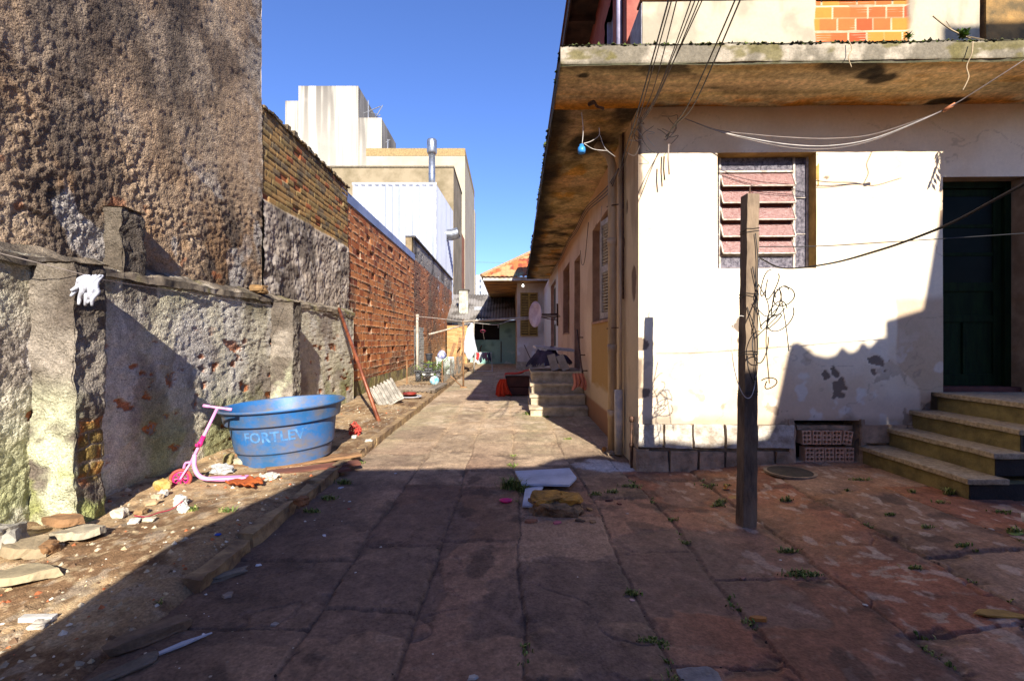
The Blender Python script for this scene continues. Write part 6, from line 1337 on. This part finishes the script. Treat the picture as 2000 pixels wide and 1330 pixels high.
# stones and rubble one can tell apart
def stone(px, py, w_, d__, h_, col, lab, seed, rz=0, kind='rock', m=None, cat='stone', name='stone', group=None, jag=.28, col2=None, lift=0):
    p = GG(px, py); mb = MB(); rock(mb, (0, 0, h_ * .55), w_ / 2, d__ / 2, h_ / 2, seed, 3, 0, jag)
    o = mb.build(name, m or mat('stone_' + str(seed), hx(col), .92, hx(col2) if col2 else None, 9, .6, 50), smooth=False)
    for v in o.data.vertices: v.co += mnoise.noise_vector(v.co * 30 + Vector((seed, 0, 0))) * .004
    o.location = (p.x, p.y, p.z + lift - h_ * .1); o.rotation_euler = (random.uniform(-.08, .08), random.uniform(-.08, .08), rz); return tag(o, lab, cat, group, 'thing')
def slab(px, py, r_, t_, col, lab, seed, rz=0, tilt=.12, name='stone_slab', cat='stone slab', asp=1.4, n=7, lift=.0, m=None, group=None):
    p = GG(px, py); r_ *= .8; t_ *= .8; mb = MB(); flat_shard(mb, (0, 0, 0), r_, t_, seed, n, tilt, rz, asp); o = mb.build(name, m or mat('slab_' + str(seed), hx(col), .9, None, 7, .6, 40)); rough_up(o, .014 if r_ > .06 else .004, 11, 3 if r_ > .06 else 1, fine=.5, seed=seed)
    o.location = (p.x, p.y, p.z + lift); return tag(o, lab, cat, group, 'thing')
stone(-8, 1075, .22, .24, .17, 'a9a293', 'big pale grey concrete lump at the left edge beneath the mossy wall', 1, .3)
slab(52, 1085, .15, .06, '9c8a6c', 'tan pointed stone slab right of the concrete lump at the left edge', 2, .4, lift=.03)
slab(35, 1135, .17, .045, 'a89878', 'lowest sandy stone slab at the left edge', 3, .2, asp=1.7, lift=.02)
slab(150, 1052, .15, .05, 'b3a68c', 'long flat stone at the foot of the near buttress', 4, -.1, asp=2.0, lift=.02)
slab(120, 1040, .09, .06, '8f6b48', 'brown broken stone lying on the flat one by the buttress foot', 5, .2, asp=1.8, lift=.06)
stone(96, 1080, .08, .09, .07, '8a6642', 'small brown stone between the slabs near the buttress', 6)
slab(78, 1068, .06, .012, 'd2d2d8', 'white tile shard among the slabs near the buttress', 7, .7, name='tile_shard', cat='tile shard', asp=1.1, lift=.05)
o = MB().box(-.075, .075, -.02, .02, 0, .025).build('plaster_bar', mat('white_plaster', hx('dad6cc'), .8), bevel=.003); o.location = GG(74, 1210) + Vector((0, 0, -.004)); o.rotation_euler = (0, .05, .12); tag(o, 'white rectangular bar on the dirt at the lower left', 'bar', None, 'thing')
stone(76, 1224, .07, .05, .03, 'c9bfae', 'pale chip just below the white bar', 8)
stone(318, 955, .14, .10, .09, 'a8842c', 'yellow-faced broken brick left of the scooter wheel', 9, -.5, name='broken_brick', cat='brick', col2='c2ad70', jag=.15)
stone(320, 968, .06, .06, .05, 'd8d2c4', 'white stone just below the yellow brick', 10); stone(236, 1010, .09, .08, .07, 'd0c6b2', 'white lump at the foot of the buttress corner', 11); stone(275, 1004, .08, .07, .05, '9c7c56', 'brown stone right of the white lump', 12); stone(262, 1022, .07, .06, .035, 'd9d4c8', 'flat white stone below the brown stone', 13, .4)
stone(290, 1018, .08, .05, .03, 'c9bca2', 'pale stone right of the flat white stone', 14, .2); stone(298, 985, .10, .06, .04, 'b79c78', 'tan stone left of the scooter', 15, .5); stone(308, 975, .08, .06, .045, 'c5ae8e', 'pinkish tan stone below the yellow brick', 16)
def crumple(px, py, w_, h_, col, lab, seed, name='crumpled_paper', cat='paper'):
    p = GG(px, py); bm = bmesh.new(); bmesh.ops.create_icosphere(bm, subdivisions=3, radius=1)
    for v in bm.verts: v.co = v.co * (1 + .5 * mnoise.noise(v.co * 2.2 + Vector((seed, 0, 0))) + .25 * mnoise.noise(v.co * 6 + Vector((seed, 0, 0)))); v.co = Vector((v.co.x * w_ / 2, v.co.y * w_ / 2 * .8, (v.co.z + .7) * h_ / 2))
    me = bpy.data.meshes.new(name); bm.to_mesh(me); bm.free(); o = link(name, me, mat('paper_' + str(seed), hx(col), .8, None, 30, .4)); o.location = p; return tag(o, lab, cat, None, 'thing')
crumple(352, 988, .10, .10, 'd9d6cc', 'crumpled white paper beside the little weed on the dirt', 21); crumple(358, 1000, .08, .06, 'dcd8ce', 'second crumpled paper just below the first beside the weed', 22)
crumple(528, 935, .15, .07, 'cfc6b8', 'crumpled pale plastic on the dirt in front of the blue tub', 23, 'plastic_scrap', 'plastic'); crumple(434, 925, .19, .12, 'b9b9b6', 'grey plastic bag behind the scooter deck', 24, 'plastic_bag', 'plastic bag')
stone(472, 906, .14, .12, .07, 'c4b79a', 'pale stone at the left foot of the blue tub', 25); stone(445, 905, .09, .09, .11, '9c8f62', 'mossy stone under the left side of the blue tub', 26)
cable('red_cord', [GG(262, 1012) + Vector((0, 0, .02)), GG(285, 1014) + Vector((0, 0, .02)), GG(310, 1006) + Vector((0, 0, .02)), GG(335, 999) + Vector((0, 0, .02)), GG(358, 990) + Vector((0, 0, .05))], .004, mat('red_plastic', hx('b8304a'), .5), 'thin red cord across the stones left of the paper', 'cord')
# broken roof tile
p = GG(480, 950); rt = relief('roof_tile', mat('roof_tile_clay', hx('b0581f'), .85, hx('8f4418'), 9, .4), None, (p.x, p.y, p.z + .04), (.95, -.30, 0), (.30, .95, 0), (0, 0, 1), lin(-.17, .17, .008), lin(-.10, .10, .012), lambda a, b: .018 * np.abs(np.sin(a * math.pi / .085)) + .01 * (np.abs(b) > .085), lambda a, b, h: full(hx('b0581f'), a), lambda a, b: (a < .14 + .03 * np.sin(b * 60)) & (a > -.15 + .02 * np.sin(b * 45)))
md = rt.modifiers.new('thickness', 'SOLIDIFY'); md.thickness = .014; md.offset = -1; tag(rt, 'broken orange roof tile in front of the scooter deck', 'roof tile', None, 'thing')
crumple(492, 946, .04, .03, 'e0dcd6', 'white scrap lying on the orange roof tile', 27, 'plastic_scrap', 'plastic')
# kerb lumps near the camera
stone(292, 1252, .34, .09, .07, '7a6450', 'long dark kerb stone lying loose at the lower left', 31, .92, 'rock', None, 'kerb stone', 'loose_kerb_stone', None, .12)
stone(232, 1318, .26, .07, .025, '6f6458', 'flat worn stone end at the bottom left edge', 32, .85, cat='kerb stone', name='loose_kerb_stone')
stone(440, 1128, .26, .06, .03, '857a6c', 'grey worn kerb fragment where the kerb breaks off', 33, .75, cat='kerb stone', name='loose_kerb_stone'); stone(418, 1108, .12, .09, .05, '8f5a34', 'orange-brown stone on the broken kerb end', 34)
stone(590, 985, .10, .08, .06, '8f5f3c', 'reddish stone on top of the kerb in the shade', 35)
o = MB().add([(-.11, -.012, 0), (.0, -.016, 0), (.12, -.004, 0), (.12, .004, 0), (.0, .014, 0), (-.11, .010, 0), (-.11, -.012, .006), (.0, -.016, .010), (.12, -.004, .004), (.12, .004, .004), (.0, .014, .010), (-.11, .010, .006)], [(5, 4, 3, 2, 1, 0), (6, 7, 8, 9, 10, 11)] + [(i, (i + 1) % 6, (i + 1) % 6 + 6, i + 6) for i in range(6)]).build('white_stick', M_wcl); p = GG(357, 1262); o.location = p + Vector((0, 0, .008)); o.rotation_euler = (0, 0, R(48)); tag(o, 'pointed white plastic stick on the shaded ground at the lower left', 'stick', None, 'thing')
for i, (px, py, s_, col, lab) in enumerate(((505, 1104, .022, 'dfe2ea', 'white triangular chip right of the broken kerb'), (445, 1164, .04, '9a8c80', 'flat grey-pink tile piece below the broken kerb'), (634, 1046, .02, 'dcdce8', 'curved white shard on the shaded flags near the kerb'), (538, 1220, .025, 'b0a49a', 'small pale shard on the shaded flags at lower left'), (666, 953, .03, 'cfd0dc', 'white shard in the weeds by the kerb'), (682, 980, .02, 'c8c8cc', 'white flakes below the weeds by the kerb'), (425, 1045, .025, '2c58c0', 'small blue scrap on the shaded dirt'), (682, 994, .014, 'c0242c', 'tiny red scrap near the kerb weeds'),
      (1210, 985, .03, '7a4438', 'little red brick bit right of the foam chunk'), (1235, 1172, .016, 'd8b0a8', 'small pinkish-white bit by the middle weeds'), (923, 1326, .03, 'c8c4bc', 'white stub at the bottom edge'), (1450, 1130, .025, '8f6a5e', 'pink stone bit at the joint right of centre'), (1690, 1182, .014, 'dcd8d0', 'white crumb on the right flags'), (1838, 1032, .015, 'd6a8a0', 'pinkish crumb on the right flags'), (1936, 1034, .02, 'c0b4a8', 'pale sliver on the far right flags'), (772, 925, .02, 'd8d8d8', 'white chip at the edge of the sunlit flags'), (1225, 1003, .014, 'c8b8a8', 'pale crumb beneath the house corner'))):
    slab(px, py, s_, s_ * .35, col, lab, 60 + i, i, .1, 'shard', 'shard', 1.3, 5, .002)
# centre: white boards and foam chunk
M_wb = mat('white_laminate', hx('c5c9d6'), .6, hx('a9adba'), 4, .1)
def poly_board(pts_px, t_, lift, m, name, lab, cat='board'):
    ps = [GG(x, y) for x, y in pts_px]; c = sum(ps, Vector()) / len(ps); b = MB(); b.prism([p - c + Vector((0, 0, lift)) for p in ps], (0, 0, 0), (0, 0, t_)); o = b.build(name, m, bevel=.002); o.location = c; return tag(o, lab, cat, None, 'thing')
poly_board([(1018, 958), (1006, 932), (1112, 926), (1126, 945), (1112, 960)], .022, .045, M_wb, 'white_board', 'broken white board lying behind the foam chunk')
poly_board([(1020, 995), (1026, 960), (1062, 956), (1040, 996)], .018, .02, M_wb, 'white_board', 'small white board scrap sticking out left of the foam chunk')
p = GG(1088, 1000); M_foam = mat('yellow_foam_crust', hx('bd8a36'), .9, hx('80602e'), 6, 1, 22, bd=.02); M_crumb = mat('crumbly_brown', hx('947656'), .95, hx('5a4634'), 10, 1, 40, bd=.02)
fc = thing('foam_chunk', 'round yellow-brown foam chunk with a cracked crust, middle of the yard', 'rubble', (p.x, p.y + .05, p.z))
mb = MB(); rock(mb, (0, 0, .035), .205, .16, .065, 3, 4, 0, .22); rough_up(mb.build('underside', M_crumb, fc), .026, 14, 0, seed=2)
mb = MB(); rock(mb, (-.065, .02, .10), .135, .125, .030, 8, 3, .2, .2); rock_o = rough_up(mb.build('crust_plate', M_foam, fc), .022, 9, 0, seed=5)
mb = MB(); rock(mb, (.115, .0, .095), .095, .115, .032, 9, 3, -.2, .22); rough_up(mb.build('crust_plate', M_foam, fc), .022, 9, 0, seed=8)
for i, (px, py, s_, col, lab) in enumerate(((1036, 1020, .05, 'a06a50', 'thin pink-brown splinter below the foam chunk'), (1088, 1022, .035, 'c8707c', 'pink crumb directly below the foam chunk'), (1158, 1020, .03, '9c7c58', 'tan crumb right below the foam chunk'), (1152, 996, .035, 'b08a5a', 'yellow-brown crumb at the right side of the foam chunk'), (1132, 1018, .035, '5d4c40', 'dark crumb under the right of the foam chunk'), (1190, 978, .04, '6b4a40', 'dark flat stone right of the foam chunk'))):
    slab(px, py, s_, s_ * .4, col, lab, 90 + i, i * .7, .1, 'crumb', 'crumb', 1.6, 6, .003)
sd = thing('soap_dish', 'small hot pink plastic dish left of the foam chunk', 'dish', GG(988, 981)); MB().lathe([(.001, .002), (.03, 0), (.046, .012), (.050, .026), (.045, .026), (.032, .010), (.001, .008)], 26, Matrix.Diagonal((1.15, .8, 1, 1))).build('bowl', M_hot, sd, smooth=True)
tp_ = thing('toy_figure', 'tiny red toy top standing left of the concrete post', 'toy', GG(1418, 956)); MB().lathe([(.001, 0), (.022, .004), (.026, .012), (.010, .018), (.014, .028), (.012, .040), (.004, .048), (.001, .052)], 14).build('body', mat('toy_red', hx('c8341c'), .5, hx('e0b040'), 30), tp_, smooth=True); MB().lathe([(.03, .004), (.034, .006), (.03, .009), (.026, .006)], 14, cap=False).build('base_ring', M_bp, tp_)
slab(1432, 972, .05, .008, 'b08a50', 'curled dry leaf left of the concrete post base', 120, .3, .3, 'dry_leaf', 'leaf', 1.5, 5); slab(1480, 1210, .035, .02, 'b57a3c', 'orange-brown bread-like crumb in the broken joint', 121, 0, .1, 'crumb', 'crumb', 1.6, 8); slab(1955, 1200, .06, .008, 'a88440', 'long yellowish dry leaf on the lower right flags', 122, -.1, .1, 'dry_leaf', 'leaf', 3.0, 6); slab(1985, 1042, .05, .008, '8a9a4a', 'pale green leaf at the right edge beside the cup', 123, .3, .1, 'leaf', 'leaf', 2.2, 6)
stone(1366, 1325, .17, .12, .012, '8f8a86', 'round patch of grey cement at the bottom edge', 124, 0, cat='cement patch', name='cement_patch', jag=.15)
stone(692, 855, .07, .06, .04, 'c9c2b4', 'white chip under the red net ball', 125); stone(720, 862, .09, .05, .03, 'cfc8ba', 'white debris right of the red net ball', 126); stone(748, 775, .12, .12, .10, 'a5603c', 'orange brick fragment at the foot of the ribbed slab', 127, name='brick_fragment', cat='brick')
rkm = MB(); rock(rkm, (0, 0, 0), .09, .10, .055, 5, 3, 0, .3); o = rkm.build('stone', mat('brown_stone', hx('8a6a42'), .9)); o.location = (-3.33, 6.55, 2.09); tag(o, 'brown stone resting on top of the low wall beside the second buttress', 'stone', None, 'thing')
stone(1195, 888, .10, .07, .05, 'a3907a', 'grey rubble lump on the lime spill at the pipe foot', 128); stone(1180, 882, .05, .05, .06, 'b07a42', 'small orange stone at the foot of the downpipe', 129)
